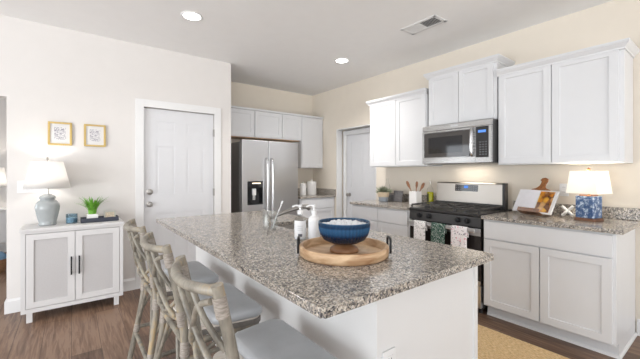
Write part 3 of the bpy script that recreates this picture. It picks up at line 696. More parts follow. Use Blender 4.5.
m.rings([[(x, y, z) for x, z in prof] for y in (RY0, RY1)]); pnl = m.build('control_panel', M['blackmat'], t, world=c, bevel=0.002)
for ky in (1.575, 1.665, 1.985, 2.10):
    q = Vector((-1, 0, 0.11)).normalized().to_track_quat('Z', 'Y'); cc = Vector((RX+0.006, ky, 0.848)); m = MB()
    m.rings([[cc+q @ Vector((r*math.cos(2*PI*k/20), r*math.sin(2*PI*k/20), z)) for k in range(20)] for r, z in ((0.027, 0), (0.027, 0.006), (0.021, 0.008), (0.019, 0.032), (0.014, 0.034))])
    kb = autosmooth(m.build('control_knob', M['blackmetal'], t, world=c))
    mm = MB(); mm.box((-0.0035, -0.019, 0.03), (0.0035, 0.019, 0.040))
    for vv in mm.bm.verts: vv.co = cc+q @ vv.co
    mm.build('grip', M['blackmetal'], kb, world=c)
bg = MB(); GX = 3.440; prof = [(GX, 0.922), (GX+0.075, 0.922), (GX+0.062, 1.185), (GX+0.03, 1.192), (GX+0.018, 1.178), (GX+0.002, 0.98)]
bg.rings([[(x, y, z) for x, z in prof] for y in (RY0+0.03, RY1-0.002)]); bgo = bg.build('backguard', steel_mat('warm_brushed_steel', (0.52, 0.49, 0.45), 0.3), t, world=c, bevel=0.004)
B((GX-0.008, RY0+0.004, 0.922), (GX+0.066, RY0+0.03, 1.191)).build('end_cap', M['blackmat'], bgo, world=c, bevel=0.004)
bxy = lambda z: GX+0.002+(z-0.98)/(1.178-0.98)*0.016
m = MB(); m.rings([[(bxy(z)-d_, y, z) for z, d_ in ((1.095, 0.002), (1.165, 0.002), (1.165, -0.004), (1.095, -0.004))] for y in (1.735, 1.995)]); dp = m.build('display_panel', M['blackgloss'], bgo, world=c)
m = MB(); m.rings([[(bxy(z)-d_, y, z) for z, d_ in ((1.128, 0.0032), (1.155, 0.0032), (1.155, -0.001), (1.128, -0.001))] for y in (1.845, 1.89)]); m.build('clock_digits', M['bluelcd'], bgo, world=c)
m = MB()
for y in (1.75, 1.775, 1.80, 1.92, 1.945, 1.97):
    for z in (1.105, 1.125, 1.145): m.rings([[(bxy(zz)-d_, yy, zz) for zz, d_ in ((z, 0.003), (z+0.010, 0.003), (z+0.010, -0.001), (z, -0.001))] for yy in (y, y+0.014)])
m.build('button', plain('grey_buttons', (0.22, 0.22, 0.23), 0.5), bgo, world=c)
m = MB(); m.rings([[(bxy(0.93)-0.004+0.0, y, 0.924), (bxy(0.975)-0.004, y, 0.972), (GX+0.01, y, 0.972), (GX+0.01, y, 0.924)] for y in (RY0+0.03, RY1-0.002)]); m.build('vent_trim', M['blackmat'], bgo, world=c)
dr = B((RX+0.012, RY0+0.002, 0.275), (RX+0.05, RY1-0.002, 0.788)).build('oven_door', M['ovenglass'], t, world=c, bevel=0.003)
for za, zb_ in ((0.72, 0.787), (0.277, 0.31)): B((RX+0.006, RY0+0.003, za), (RX+0.013, RY1-0.003, zb_)).build('door_trim', M['steel'], dr, world=c, bevel=0.001)
hb = B((RX-0.046, RY0+0.03, 0.752), (RX-0.030, RY1-0.03, 0.790)).build('handle', M['steel'], dr, world=c, bevel=0.006)
m = MB()
for y in (RY0+0.055, RY1-0.055): m.box((RX-0.032, y-0.012, 0.758), (RX+0.008, y+0.012, 0.784))
m.build('handle_bracket', M['steel'], hb, world=c)
B((RX+0.010, RY0+0.002, 0.065), (RX+0.05, RY1-0.002, 0.268)).build('drawer', M['steel'], t, world=c, bevel=0.003)
def towel(label, y0, y1, zb, mat, kind='dish_towel'):
    """cloth folded over the handle bar, a front fall and a shorter back fall"""
    m = MB(); n = 10; xf, xb, zt = RX-0.050, RX-0.0265, 0.7945
    path = [(xf-0.004, zb), (xf-0.005, zb+0.06), (xf-0.003, 0.73), (xf-0.001, 0.785), (xf+0.003, zt), (RX-0.038, zt+0.002), (xb-0.003, zt), (xb+0.001, 0.785), (xb+0.003, 0.73), (xb+0.003, 0.70)]
    R = []
    for k in range(n+1):
        y = y1+(y0-y1)*k/n
        w_ = [0.004*math.sin(k*1.3+y1*9)*max(0, min(1, (0.77-z)/0.12)) for _, z in path]
        R.append([(x-(abs(q) if x < RX-0.038 else 0), y, z) for (x, z), q in zip(path, w_)])
    V_ = [[m.bm.verts.new(p) for p in r] for r in R]
    for a, b in zip(V_, V_[1:]):
        for i in range(len(path)-1): m.bm.faces.new((a[i], b[i], b[i+1], a[i+1]))
    loc = Vector((RX-0.038, (y0+y1)/2, zb))
    o = m.build(kind, mat, smooth=True, world=loc); o.location = loc
    sd = o.modifiers.new('cloth', 'SOLIDIFY'); sd.thickness = 0.0022; sd.offset = 1
    return tag(o, label, 'towel', 'dish towels on the oven handle')
towel('white towel with dark sprig print, leftmost on the oven handle', 1.988, 2.126, 0.52, M['towelw'])
towel('dark green towel with white leafy print, hanging in the middle of the oven handle', 1.768, 1.920, 0.56, M['towelg'])
towel('white towel with black and pink print, rightmost on the oven handle', 1.548, 1.704, 0.50, M['towelp'])

# ------------------------------------------------------------ console and what stands on it
CX0, CX1, CY0, CY1, CZ = -0.345, 0.407, 3.745, 4.11, 0.812
c = ((CX0+CX1)/2, (CY0+CY1)/2, 0)
t = thing('console_cabinet', 'off-white two-door console cabinet with dark bar handles against the wall', 'cabinet', c)
B((CX0-0.008, CY0-0.012, CZ-0.024), (CX1+0.008, CY1, CZ)).build('top', M['console'], t, world=c, bevel=0.003)
m = MB(); m.box((CX0, CY0, 0.085), (CX0+0.03, CY1-0.01, CZ-0.024)).box((CX1-0.03, CY0, 0.085), (CX1, CY1-0.01, CZ-0.024)).box((CX0+0.03, CY0+0.0, 0.085), (CX1-0.03, CY1-0.01, 0.12)).box((CX0+0.03, CY0, CZ-0.044), (CX1-0.03, CY0+0.02, CZ-0.024)).box((CX0+0.03, CY1-0.022, 0.12), (CX1-0.03, CY1-0.01, CZ-0.024))
m.build('body', M['console'], t, world=c)
mid = (CX0+CX1)/2-0.004
for a, b, hx in ((CX0+0.033, mid-0.002, mid-0.028), (mid+0.002, CX1-0.033, mid+0.030)):
    z0, z1 = 0.124, CZ-0.048; r = 0.052
    d = MB().relief((a, CY0-0.002, z0), (1, 0, 0), (0, 0, 1), (0, -1, 0), [0, r, b-a-r, b-a], [0, r, z1-z0-r, z1-z0], lambda x, z: -0.010 if r < x < b-a-r and r < z < z1-z0-r else 0, 0.018).build('door', M['console'], t, world=c, bevel=0.001, seg=1)
    lab(B((a+r+0.001, CY0+0.0065, z0+r+0.001), (b-r-0.001, CY0+0.0085, z1-r-0.001)).build('door_panel', M['consolepanel'], d, world=c), 'pale grey inset panel')
    m = MB(); m.box((hx-0.006, CY0-0.026, 0.37), (hx+0.006, CY0-0.016, 0.535)).box((hx-0.005, CY0-0.02, 0.385), (hx+0.005, CY0-0.001, 0.397)).box((hx-0.005, CY0-0.02, 0.508), (hx+0.005, CY0-0.001, 0.520))
    lab(m.build('handle', M['blackmetal'], d, world=c), 'dark metal bar handle')
for x in (CX0+0.055, CX1-0.055):
    for y in (CY0+0.03, CY1-0.04): B((x-0.02, y-0.02, 0), (x+0.02, y+0.02, 0.085)).build('leg', M['console'], t, world=c)

def pt_light(parent, loc, power, col, r=0.03):
    d = bpy.data.lights.new('lamp_glow', 'POINT'); d.energy = power; d.color = col; d.shadow_soft_size = r
    o = bpy.data.objects.new('lamp_glow', d); COL.objects.link(o); o.parent = parent; o.location = loc; return o
def round_shade(m, r0, r1, z0, z1, n=40, th=0.002):
    return m.lathe([(r0, z0), (r1, z1), (r1-th, z1), (r0-th, z0), (r0, z0)], n=n, cap0=False, cap1=False)
t = thing('table_lamp', 'pale blue-grey ginger jar lamp with white shade on the console', 'lamp', (-0.177, 3.94, CZ))
jar = autosmooth(MB().lathe([(0.062, 0.0), (0.066, 0.006), (0.066, 0.016), (0.064, 0.022), (0.070, 0.05), (0.080, 0.095), (0.089, 0.14), (0.092, 0.17), (0.086, 0.20), (0.070, 0.222), (0.054, 0.232), (0.052, 0.243), (0.060, 0.246), (0.062, 0.256), (0.055, 0.268), (0.030, 0.285), (0.012, 0.29)], n=40).build('jar_base', M['bluegrey'], t), 60)
MB().lathe([(0.009, 0.285), (0.009, 0.345)], n=14).build('stem', M['nickel'], t)
round_shade(MB(), 0.172, 0.116, 0.345, 0.590).build('lamp_shade', M['shade'], t, smooth=True)
m = MB(); m.lathe([(0.004, 0.34), (0.004, 0.60), (0.010, 0.604), (0.006, 0.614), (0.012, 0.622), (0.004, 0.632)], n=12)
m.box((-0.115, -0.0015, 0.586), (0.115, 0.0015, 0.589)).box((-0.0015, -0.115, 0.586), (0.0015, 0.115, 0.589)); m.build('finial', M['nickel'], t)
MB().lathe([(0.012, 0.40), (0.028, 0.44), (0.026, 0.47), (0.006, 0.49)], n=16).build('bulb', M['bulb'], t, smooth=True)
pt_light(t, (0.0, 0.0, 0.515), 2.6, (1.0, 0.93, 0.84), 0.02)
t = thing('candle_jar', 'smoky blue glass candle jar between the lamp and the navy tray', 'candle', (0.002, 3.935, CZ))
autosmooth(MB().lathe([(0.043, 0), (0.045, 0.004), (0.045, 0.09), (0.042, 0.09), (0.042, 0.008), (0.001, 0.007)], n=32, cap1=False).build('glass_jar', M['candle'], t))
autosmooth(MB().lathe([(0.041, 0.009), (0.041, 0.055), (0.002, 0.053)], n=28).build('wax', M['wax'], t))
t = thing('tray', 'small navy rectangular tray on the right of the console top', 'tray', (0.225, 3.94, CZ))
B((-0.155, -0.075, 0), (0.155, 0.075, 0.008)).build('base', M['navy'], t, bevel=0.002)
m = MB(); m.box((-0.155, -0.075, 0.008), (0.155, -0.069, 0.042)).box((-0.155, 0.069, 0.008), (0.155, 0.075, 0.042)).box((-0.155, -0.069, 0.008), (-0.149, 0.069, 0.042)).box((0.149, -0.069, 0.008), (0.155, 0.069, 0.042)); m.build('rim', M['navy'], t, bevel=0.001)
lab(B((0.1555, -0.07, 0.006), (0.159, 0.07, 0.04)).build('end_plate', M['silver'], t, bevel=0.001), 'silver end plate')
t = thing('potted_plant', 'small bright green grass plant in white square pot on the navy tray', 'plant', (0.165, 3.95, CZ+0.0085))
B((-0.046, -0.046, 0), (0.046, 0.046, 0.068)).build('pot', M['ceramic'], t, bevel=0.004)
m = MB(); rnd = random.Random(3)
for k in range(56):
    a = rnd.uniform(0, 2*PI); ln = rnd.uniform(0.13, 0.21); out = rnd.uniform(0.03, 0.12)+(0.05 if k % 5 == 0 else 0); r0 = rnd.uniform(0, 0.03); wv = 0.0125
    d = Vector((math.cos(a), math.sin(a), 0)); s = Vector((-d.y, d.x, 0)); b0 = d*r0+Vector((0, 0, 0.064))
    pts = [(b0+d*(out*q*q)+Vector((0, 0, ln*(q-0.10*q*q*(out/0.06)))), wv*(1-q**1.6)+0.0006) for q in (0, 0.3, 0.6, 0.85, 1.0)]
    m.rings([[p-s*w_, p+d*0.0012, p+s*w_, p-d*0.0012] for p, w_ in pts])
m.build('foliage', M['leaf'], t)
t = thing('photo_frame', 'small silver framed picture leaning on the navy tray', 'picture', (0.313, 3.955, CZ+0.0085)); t.rotation_euler = (-0.2, 0, 0)
m = MB(); m.box((-0.05, -0.005, 0), (0.05, 0.005, 0.012)).box((-0.05, -0.005, 0.073), (0.05, 0.005, 0.085)).box((-0.05, -0.005, 0.012), (-0.039, 0.005, 0.073)).box((0.039, -0.005, 0.012), (0.05, 0.005, 0.073)); m.build('frame', M['silver'], t, bevel=0.001)
B((-0.039, -0.002, 0.012), (0.039, 0.004, 0.073)).build('picture', M['frame2'], t)
for k, (x, y, r) in enumerate(((0.085, 3.905, 0.014), (0.096, 3.93, 0.012))):
    o = MB().lathe([(r*math.sin(a), r-r*math.cos(a)) for a in [0.05+0.3*q for q in range(11)]], n=16).build('bead_ball', M['tan'], smooth=True); o.location = (x, y, CZ+0.0085)
    tag(o, ['larger tan wooden ball at the left front of the navy tray', 'smaller tan wooden ball at the left of the navy tray beside the pot'][k], 'ball', 'wooden balls on the tray')

# framed prints
for k, x0 in enumerate((-0.182, 0.102)):
    t = thing('framed_print', ['square gold-framed sketch print, the left one above the console lamp', 'square gold-framed sketch print, the right one nearer the entry door'][k], 'picture', (x0+0.0925, YD-0.001, 1.57), 0, 'gold framed prints')
    w_, h, e = 0.185, 0.228, 0.017; m = MB()
    m.box((-w_/2, -0.022, 0), (w_/2, 0, e)).box((-w_/2, -0.022, h-e), (w_/2, 0, h)).box((-w_/2, -0.022, e), (-w_/2+e, 0, h-e)).box((w_/2-e, -0.022, e), (w_/2, 0, h-e)); m.build('frame', M['gold'], t, bevel=0.002)
    B((-w_/2+e, -0.012, e), (w_/2-e, -0.002, h-e)).build('mat_board', M['paper'], t)
    B((-0.045, -0.0135, 0.055), (0.045, -0.0122, h-0.05)).build('print', M['sketch'], t)

# the room beyond the opening
t = thing('side_table', 'white side table in the room beyond the opening', 'table', (-1.02, 6.95, 0))
B((-0.32, -0.22, 0.725), (0.32, 0.22, 0.75)).build('top', M['trim'], t, bevel=0.003)
m = MB(); m.box((-0.30, -0.20, 0.25), (0.30, 0.20, 0.725)); m.build('body', M['trim'], t)
for x in (-0.27, 0.27):
    for y in (-0.17, 0.17): B((x-0.02, y-0.02, 0), (x+0.02, y+0.02, 0.25)).build('leg', M['trim'], t)
t = thing('table_lamp', 'white-shaded lamp on the side table beyond the opening', 'lamp', (-0.96, 6.95, 0.75))
autosmooth(MB().lathe([(0.06, 0), (0.06, 0.02), (0.03, 0.04), (0.05, 0.12), (0.06, 0.18), (0.03, 0.26), (0.012, 0.28), (0.01, 0.33)], n=24).build('base', M['ceramic'], t), 60)
round_shade(MB(), 0.17, 0.135, 0.33, 0.63).build('lamp_shade', M['shade'], t, smooth=True)
MB().lathe([(0.008, 0.33), (0.025, 0.42), (0.004, 0.46)], n=14).build('bulb', M['bulb'], t, smooth=True)
pt_light(t, (0, 0, 0.5), 8, (1.0, 0.92, 0.82))
t = thing('basket', 'brown basket with blue cloth on the floor beyond the opening', 'basket', (-0.82, 5.95, 0))
autosmooth(MB().lathe([(0.12, 0), (0.15, 0.08), (0.155, 0.17), (0.145, 0.17), (0.14, 0.08), (0.11, 0.01)], n=28).build('basket_body', M['brown'], t), 60)
autosmooth(MB().lathe([(0.10, 0.05), (0.142, 0.12), (0.14, 0.2), (0.10, 0.25), (0.03, 0.27)], n=20).build('cloth', M['blue'], t), 60)

# ------------------------------------------------------------ counter things, right of the range
CBR = 0.31
t = thing('cookbook_stand', 'dark wooden easel stand with round-handled back on the right countertop', 'stand', (3.27, 1.165, 0.914), -PI/2-CBR)
tilt = 0.50
def tl(p):   # lean a board back about its lower edge; local -y is the front
    x, y, z = p; return Vector((x, y*math.cos(tilt)+z*math.sin(tilt), -y*math.sin(tilt)+z*math.cos(tilt)))
def tilted(m): 
    for v_ in m.bm.verts: v_.co = tl(v_.co)+Vector((0, 0, 0.012))
    return m
outl = [(-0.085, 0.0), (0.085, 0.0), (0.09, 0.232), (0.086, 0.252), (0.05, 0.262), (0.028, 0.285), (0.026, 0.315), (0.034, 0.338), (0.030, 0.362), (0.005, 0.374), (-0.026, 0.366), (-0.036, 0.345), (-0.020, 0.335), (-0.018, 0.310), (-0.026, 0.285), (-0.05, 0.262), (-0.086, 0.252), (-0.09, 0.232)]
tilted(MB().rings([[(x, y, z) for x, z in outl] for y in (0.0, 0.014)])).build('back_board', M['honey'], t, bevel=0.002)
m = MB(); m.box((-0.10, -0.055, 0.0), (0.10, 0.004, 0.013)).box((-0.10, -0.06, 0.0), (0.10, -0.052, 0.038)); lab(tilted(m).build('ledge', M['darkwood'], t, bevel=0.002), 'dark walnut ledge')
m = MB(); m.rings([[(x, 0.19, -0.013), (x, 0.205, -0.013), (x, 0.130, 0.15), (x, 0.115, 0.15)] for x in (-0.02, 0.02)]); 
for v_ in m.bm.verts: v_.co += Vector((0, 0, 0.014))
m.build('prop_leg', M['darkwood'], t)
t2 = thing('cookbook', 'open cookbook with a food photo on its right page, on the wooden stand', 'book', (3.27, 1.165, 0.914), -PI/2-CBR)
def page_block(x0, x1, z0, z1, bulge, y0):
    m = MB(); R = []
    for k in range(9):
        q = k/8; x = x0+(x1-x0)*q; y = y0-0.006-bulge*math.sin(PI*min(1, q*1.0))
        R.append([(x, y, z0), (x, y0, z0), (x, y0, z1), (x, y, z1)])
    return m.rings(R)
zb = 0.0145
autosmooth(tilted(page_block(-0.188, 0.012, zb, zb+0.222, 0.007, -0.003)).build('left_page', M['page'], t2), 30)
autosmooth(tilted(page_block(0.012, 0.172, zb, zb+0.222, 0.004, -0.003)).build('right_page', M['paper'], t2), 30)
R = []
m = MB()
for k in range(9):
    q = 0.06+0.80*k/8; x = 0.012+0.160*q; y = -0.009-0.004*math.sin(PI*q)-0.0006
    R.append([(x, y, zb+0.012), (x, y+0.0008, zb+0.012), (x, y+0.0008, zb+0.212), (x, y, zb+0.212)])
lab(tilted(m.rings(R)).build('food_photo', M['food'], t2), 'printed photo of orange and brown food')
tilted(B((-0.192, -0.0028, zb-0.001), (0.177, -0.0005, zb+0.225))).build('cover', M['paper'], t2)

t = thing('table_lamp', 'square blue and white patterned lamp with white shade under the wall cabinet', 'lamp', (3.31, 0.765, 0.914), -0.24)
hw = 0.0625
B((-0.071, -0.071, 0), (0.071, 0.071, 0.012)).build('plinth', M['darkwood'], t, bevel=0.003)
B((-0.066, -0.066, 0.012), (0.066, 0.066, 0.022)).build('plinth_step', M['darkwood'], t, bevel=0.002)
lab(B((-hw, -hw, 0.022), (hw, hw, 0.198)).build('patterned_body', M['pattern'], t, bevel=0.004), 'blue and white patterned porcelain block')
B((-0.045, -0.045, 0.198), (0.045, 0.045, 0.208)).build('top_cap', M['honey'], t, bevel=0.002)
MB().lathe([(0.008, 0.208), (0.008, 0.25)], n=12).build('stem', M['gold'], t)
m = MB(); a, b, z0, z1, e = 0.108, 0.090, 0.218, 0.398, 0.002
m.rings([[(sx*q, sy*q, z) for sx, sy in ((-1, -1), (1, -1), (1, 1), (-1, 1))] for q, z in ((a, z0), (b, z1), (b-e, z1), (a-e, z0), (a, z0))], False, False)
m.build('lamp_shade', M['shadew'], t)
m = MB(); m.lathe([(0.003, 0.25), (0.003, 0.40), (0.011, 0.404), (0.013, 0.414), (0.008, 0.424), (0.002, 0.428)], n=14); m.build('finial', M['honey'], t, smooth=True)
m = MB(); m.box((-0.089, -0.0012, 0.393), (0.089, 0.0012, 0.3955)).box((-0.0012, -0.089, 0.393), (0.0012, 0.089, 0.3955)); m.build('shade_spider', M['gold'], t)
MB().lathe([(0.010, 0.26), (0.026, 0.295), (0.024, 0.32), (0.004, 0.345)], n=14).build('bulb', M['bulb'], t, smooth=True)
pt_light(t, (0.0, 0.0, 0.362), 8, (1.0, 0.90, 0.74), 0.012)
o = MB()
for d in (Vector((0.25, 0.75, 0.62)), Vector((0.1, -0.66, 0.75)), Vector((0.95, -0.1, 0.25))):
    d.normalize(); o.tube([d*-0.058+Vector((0, 0, 0.056)), Vector((0, 0, 0.056)), d*0.058+Vector((0, 0, 0.056))], 0.0115, 12)
o = o.build('ceramic_star', M['ceramic'], smooth=True); o.location = (3.38, 0.925, 0.915); o.rotation_euler = (0, 0, 0)
tag(o, 'white ceramic jack-shaped ornament between the cookbook and the patterned lamp', 'ornament')

# ------------------------------------------------------------ counter things, left of the range
t = thing('potted_plant', 'grey-green bushy plant in a banded pot on the left countertop', 'plant', (3.30, 2.925, 0.914))
lab(autosmooth(MB().lathe([(0.050, 0.0), (0.058, 0.004), (0.066, 0.062)], n=28).build('pot_base', M['potgrey'], t)), 'blue-grey lower half of pot')
lab(autosmooth(MB().lathe([(0.066, 0.062), (0.072, 0.066), (0.080, 0.128), (0.074, 0.128), (0.068, 0.10), (0.002, 0.10)], n=28).build('woven_band', M['basket'], t)), 'tan woven band of pot')
m = MB(); rnd = random.Random(11)
for k in range(150):
    a = rnd.uniform(0, 2*PI); el = rnd.uniform(0.25, 1.5); ln = rnd.uniform(0.05, 0.095)
    d = Vector((math.cos(a)*math.cos(el), math.sin(a)*math.cos(el), math.sin(el))); s = d.orthogonal().normalized(); q = d.cross(s)
    b0 = Vector((d.x*0.05, d.y*0.05, 0.102+rnd.uniform(0, 0.03)))
    m.rings([[p-s*w_, p+q*w_*0.4, p+s*w_, p-q*w_*0.4] for p, w_ in ((b0, 0.002), (b0+d*ln*0.5, 0.0075), (b0+d*ln*0.8, 0.006), (b0+d*ln, 0.0008))])
m.build('foliage', M['sage'], t)
t = thing('glass_bottle', 'clear glass bottle standing behind the grey-green plant', 'bottle', (3.49, 3.02, 0.914))
autosmooth(MB().lathe([(0.035, 0), (0.037, 0.01), (0.037, 0.19), (0.028, 0.225), (0.016, 0.25), (0.016, 0.295), (0.019, 0.30), (0.014, 0.30)], n=24).build('bottle_glass', M['clear'], t), 50)
o = B((-0.008, -0.078, 0), (0.008, 0.078, 0.145)).build('slate_board', M['slate'], bevel=0.006); o.location = (3.40, 2.775, 0.9155); o.rotation_euler = (0, 0.17, -0.06)
tag(o, 'dark grey slate board leaning beside the plant, larger of the two', 'board', 'dark boards leaning on the left countertop')
o = B((-0.006, -0.06, 0), (0.006, 0.06, 0.085)).build('slate_board', M['slate'], bevel=0.004); o.location = (3.45, 2.90, 0.9155); o.rotation_euler = (0, 0.15, 0.0)
tag(o, 'low dark slate board tucked between the plant and the larger board', 'board', 'dark boards leaning on the left countertop')
t = thing('utensil_crock', 'square white utensil crock on the countertop left of the range', 'crock', (3.28, 2.405, 0.9145))
m = MB(); a, b = 0.052, 0.045
m.rings([[(sx*q, sy*q, z) for sx, sy in ((-1, -1), (1, -1), (1, 1), (-1, 1))] for q, z in ((a-0.004, 0), (a, 0.005), (a, 0.16), (b, 0.16), (b, 0.01))], True, True); m.build('crock_body', M['ceramic'], t, bevel=0.003)
def utensil(kind, label, base, top, wv):
    base, top = Vector(base), Vector(top); d = (top-base).normalized(); s = d.cross(Vector((1, 0, 0))).normalized(); q = d.cross(s)
    ln = (top-base).length; m = MB()
    prof = [(0, 0.005), (0.62, 0.0055), (0.70, wv*0.5), (0.80, wv), (0.92, wv), (0.985, wv*0.6), (1.0, wv*0.15)]
    m.rings([[base+d*(ln*u)+s*(w_*math.cos(2*PI*k/12))+q*((0.005 if u < 0.65 else 0.004)*math.sin(2*PI*k/12)) for k in range(12)] for u, w_ in prof])
    o = m.build(kind, M['utens'], smooth=True, world=base); o.location = base
    return tag(o, label, 'utensil', 'wooden utensils in the white crock')
utensil('wooden_spoon', 'wooden spoon leaning left out of the white crock', (3.262, 2.368, 0.93), (3.266, 2.522, 1.195), 0.020)
utensil('wooden_spatula', 'upright wooden spatula in the middle of the white crock', (3.281, 2.41, 0.93), (3.286, 2.385, 1.195), 0.018)
utensil('wooden_spoon', 'wooden spoon leaning right out of the white crock', (3.300, 2.442, 0.93), (3.306, 2.300, 1.178), 0.019)
t = thing('oil_bottle', 'glass bottle of yellow-green oil beside the range backguard', 'bottle', (3.48, 2.335, 0.914))
lab(autosmooth(MB().lathe([(0.036, 0.002), (0.038, 0.01), (0.038, 0.14), (0.03, 0.15)], n=24).build('oil', M['oil'], t)), 'yellow-green oil')
autosmooth(MB().lathe([(0.038, 0.0), (0.041, 0.008), (0.041, 0.17), (0.034, 0.195), (0.015, 0.215), (0.014, 0.255), (0.017, 0.26), (0.012, 0.26)], n=24).build('bottle_glass', M['clear'], t), 50)
lab(autosmooth(MB().tube([(0, 0, 0.255), (0, 0, 0.275), (0, 0.006, 0.295)], 0.006, 10).build('pour_spout', M['nickel'], t)), 'metal pouring spout')
m = MB(); m.rings([[(0.0425*math.cos(a), 0.0425*math.sin(a), z) for a in [PI*0.83+0.11*q for q in range(7)]]+[(0.0395*math.cos(a), 0.0395*math.sin(a), z) for a in [PI*0.83+0.11*q for q in range(6, -1, -1)]] for z in (0.03, 0.13)]); lab(m.build('label_strip', plain('dark_olive_label', (0.05, 0.055, 0.02), 0.6), t), 'dark label')

# canisters
for k, (x, y, r, h) in enumerate(((3.165, 4.62, 0.056, 0.165), (3.345, 4.62, 0.086, 0.20))):
    t = thing('canister', ['smaller white lidded canister beside the refrigerator', 'larger white lidded canister in the back corner'][k], 'canister', (x, y, 0.914), 0, 'white canisters in the back corner')
    autosmooth(MB().lathe([(r*0.96, 0), (r, 0.006), (r, h), (r*0.98, h+0.002)], n=32).build('jar', M['ceramic'], t))
    autosmooth(MB().lathe([(r*1.02, h+0.003), (r*1.02, h+0.018), (r*0.7, h+0.032), (r*0.15, h+0.037), (r*0.14, h+0.05), (r*0.2, h+0.058), (r*0.1, h+0.066)], n=32).build('lid', M['ceramic'], t), 50)

# ------------------------------------------------------------ on the island
TC = (1.022, 1.152, 0.9145)
t = thing('serving_tray', 'round pale wooden tray with black handles on the island', 'tray', TC)
tr = 0.208
autosmooth(MB().lathe([(tr-0.006, 0.0), (tr, 0.005), (tr+0.002, 0.042), (tr-0.002, 0.047), (tr-0.014, 0.047), (tr-0.018, 0.042), (tr-0.020, 0.013), (0.001, 0.012)], n=64).build('tray_body', M['tray'], t), 50)
Rv = Vector((0.794, -0.607, 0)); Fv = Vector((0.607, 0.794, 0))
for s in (-1, 1):
    o_ = Rv*s
    p = [o_*(tr+0.006)+Fv*(-0.035)+Vector((0, 0, 0.012)), o_*(tr+0.006)+Fv*(-0.035)+Vector((0, 0, 0.060)), o_*(tr+0.006)+Fv*(-0.022)+Vector((0, 0, 0.078)), o_*(tr+0.006)+Fv*(0.022)+Vector((0, 0, 0.078)), o_*(tr+0.006)+Fv*(0.035)+Vector((0, 0, 0.060)), o_*(tr+0.006)+Fv*(0.035)+Vector((0, 0, 0.012))]
    lab(MB().tube(p, 0.0052, 10, 4).build('handle', M['blackmetal'], t, smooth=True), 'black iron loop handle')
t = thing('footed_bowl', 'ribbed blue bowl on a wooden foot, standing in the round tray', 'bowl', (1.028, 1.156, 0.9275))
lab(autosmooth(MB().lathe([(0.066, 0), (0.069, 0.006), (0.066, 0.016), (0.050, 0.028), (0.026, 0.036), (0.022, 0.038), (0.030, 0.042)], n=40).build('foot', M['acacia'], t), 60), 'turned wooden foot')
prof = [(0.024, 0.040), (0.066, 0.043), (0.096, 0.058), (0.112, 0.082), (0.119, 0.108), (0.121, 0.130), (0.123, 0.134), (0.123, 0.142), (0.118, 0.142), (0.113, 0.112), (0.104, 0.085), (0.088, 0.064), (0.05, 0.050), (0.002, 0.048)]
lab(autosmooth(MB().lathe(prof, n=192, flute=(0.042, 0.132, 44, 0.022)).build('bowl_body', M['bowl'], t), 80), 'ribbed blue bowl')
rnd = random.Random(5); k = 0; spots_ = []
for layer, (rad, z) in enumerate(((0.098, 0.117), (0.078, 0.122), (0.056, 0.126), (0.032, 0.128), (0.0, 0.129))):
    nb = max(1, int(2*PI*rad/0.0285))
    for q in range(nb):
        a = 2*PI*q/nb+layer*0.4; spots_.append((rad*math.cos(a), rad*math.sin(a), z+rnd.uniform(-0.003, 0.005)))
rb = 0.0130
for k, (x, y, z) in enumerate(spots_):
    if k == 0:
        proto = MB().lathe([(rb*math.sin(a), -rb*math.cos(a)) for a in [0.04+0.306*q for q in range(11)]], n=12).build('white_bead', M['bead'], smooth=True); o = proto
        tag(o, 'round white bead among those filling the ribbed blue bowl', 'bead', 'white beads in the blue bowl')
    else:
        o = proto.copy(); COL.objects.link(o)
    o.location = (1.028+x, 1.156+y, 0.9275+z)
m = MB().lathe([(0.001, 0.055), (0.046, 0.058), (0.080, 0.071), (0.098, 0.094), (0.105, 0.106), (0.001, 0.108)], n=40)
bed = m.build('white_bead_heap', M['bead'], smooth=True); bed.location = (1.028, 1.156, 0.9275); tag(bed, 'bed of white beads packed inside the blue bowl under the top layer', 'beads'); bed['kind'] = 'stuff'

def soap(loc, label, white):
    t = thing('soap_bottle', label, 'soap bottle', loc, 0, 'soap pump bottles by the sink'); t.scale = (1.06, 1.06, 1.12)
    body = M['ceramic'] if white else M['clear']
    autosmooth(MB().lathe([(0.029, 0), (0.032, 0.004), (0.032, 0.10), (0.028, 0.114), (0.013, 0.122), (0.013, 0.132)], n=32).build('bottle_body', body, t), 50)
    if not white: lab(autosmooth(MB().lathe([(0.029, 0.004), (0.029, 0.085)], n=28).build('liquid_soap', plain('pale_soap', (0.78, 0.80, 0.84), 0.3), t)), 'pale soap')
    autosmooth(MB().lathe([(0.015, 0.130), (0.015, 0.146), (0.006, 0.150), (0.005, 0.165)], n=20).build('collar', M['plastic'], t), 50)
    m = MB(); m.lathe([(0.009, 0.163), (0.010, 0.174), (0.007, 0.178)], n=16); m.tube([(0, 0, 0.172), (-0.02, 0.015, 0.173), (-0.034, 0.026, 0.166)], 0.0045, 10)
    m.build('pump_head', M['plastic'], t, smooth=True)
    A = math.atan2(-loc[1], -loc[0])
    arc = lambda r, w_, n_=9: [(r*math.cos(A-w_+2*w_*q/(n_-1)), r*math.sin(A-w_+2*w_*q/(n_-1))) for q in range(n_)]
    o1, o0 = arc(0.0331, 1.2), arc(0.0322, 1.2)
    lb = MB().rings([[(x, y, z) for x, y in o1]+[(x, y, z) for x, y in reversed(o0)] for z in (0.012, 0.098)]).build('label', M['label'], t)
    if not white:
        o1, o0 = arc(0.0338, 0.33, 7), arc(0.0328, 0.33, 7)
        lab(MB().rings([[(x, y, z) for x, y in o1]+[(x, y, z) for x, y in reversed(o0)] for z in (0.018, 0.032)]).build('printed_mark', M['ink'], lb), 'dark printed mark')
        for z in (0.05, 0.06, 0.07):
            o1, o0 = arc(0.0336, 0.45, 7), arc(0.0328, 0.45, 7)
            MB().rings([[(x, y, zz) for x, y in o1]+[(x, y, zz) for x, y in reversed(o0)] for zz in (z, z+0.003)]).build('print_line', M['lightink'], lb)
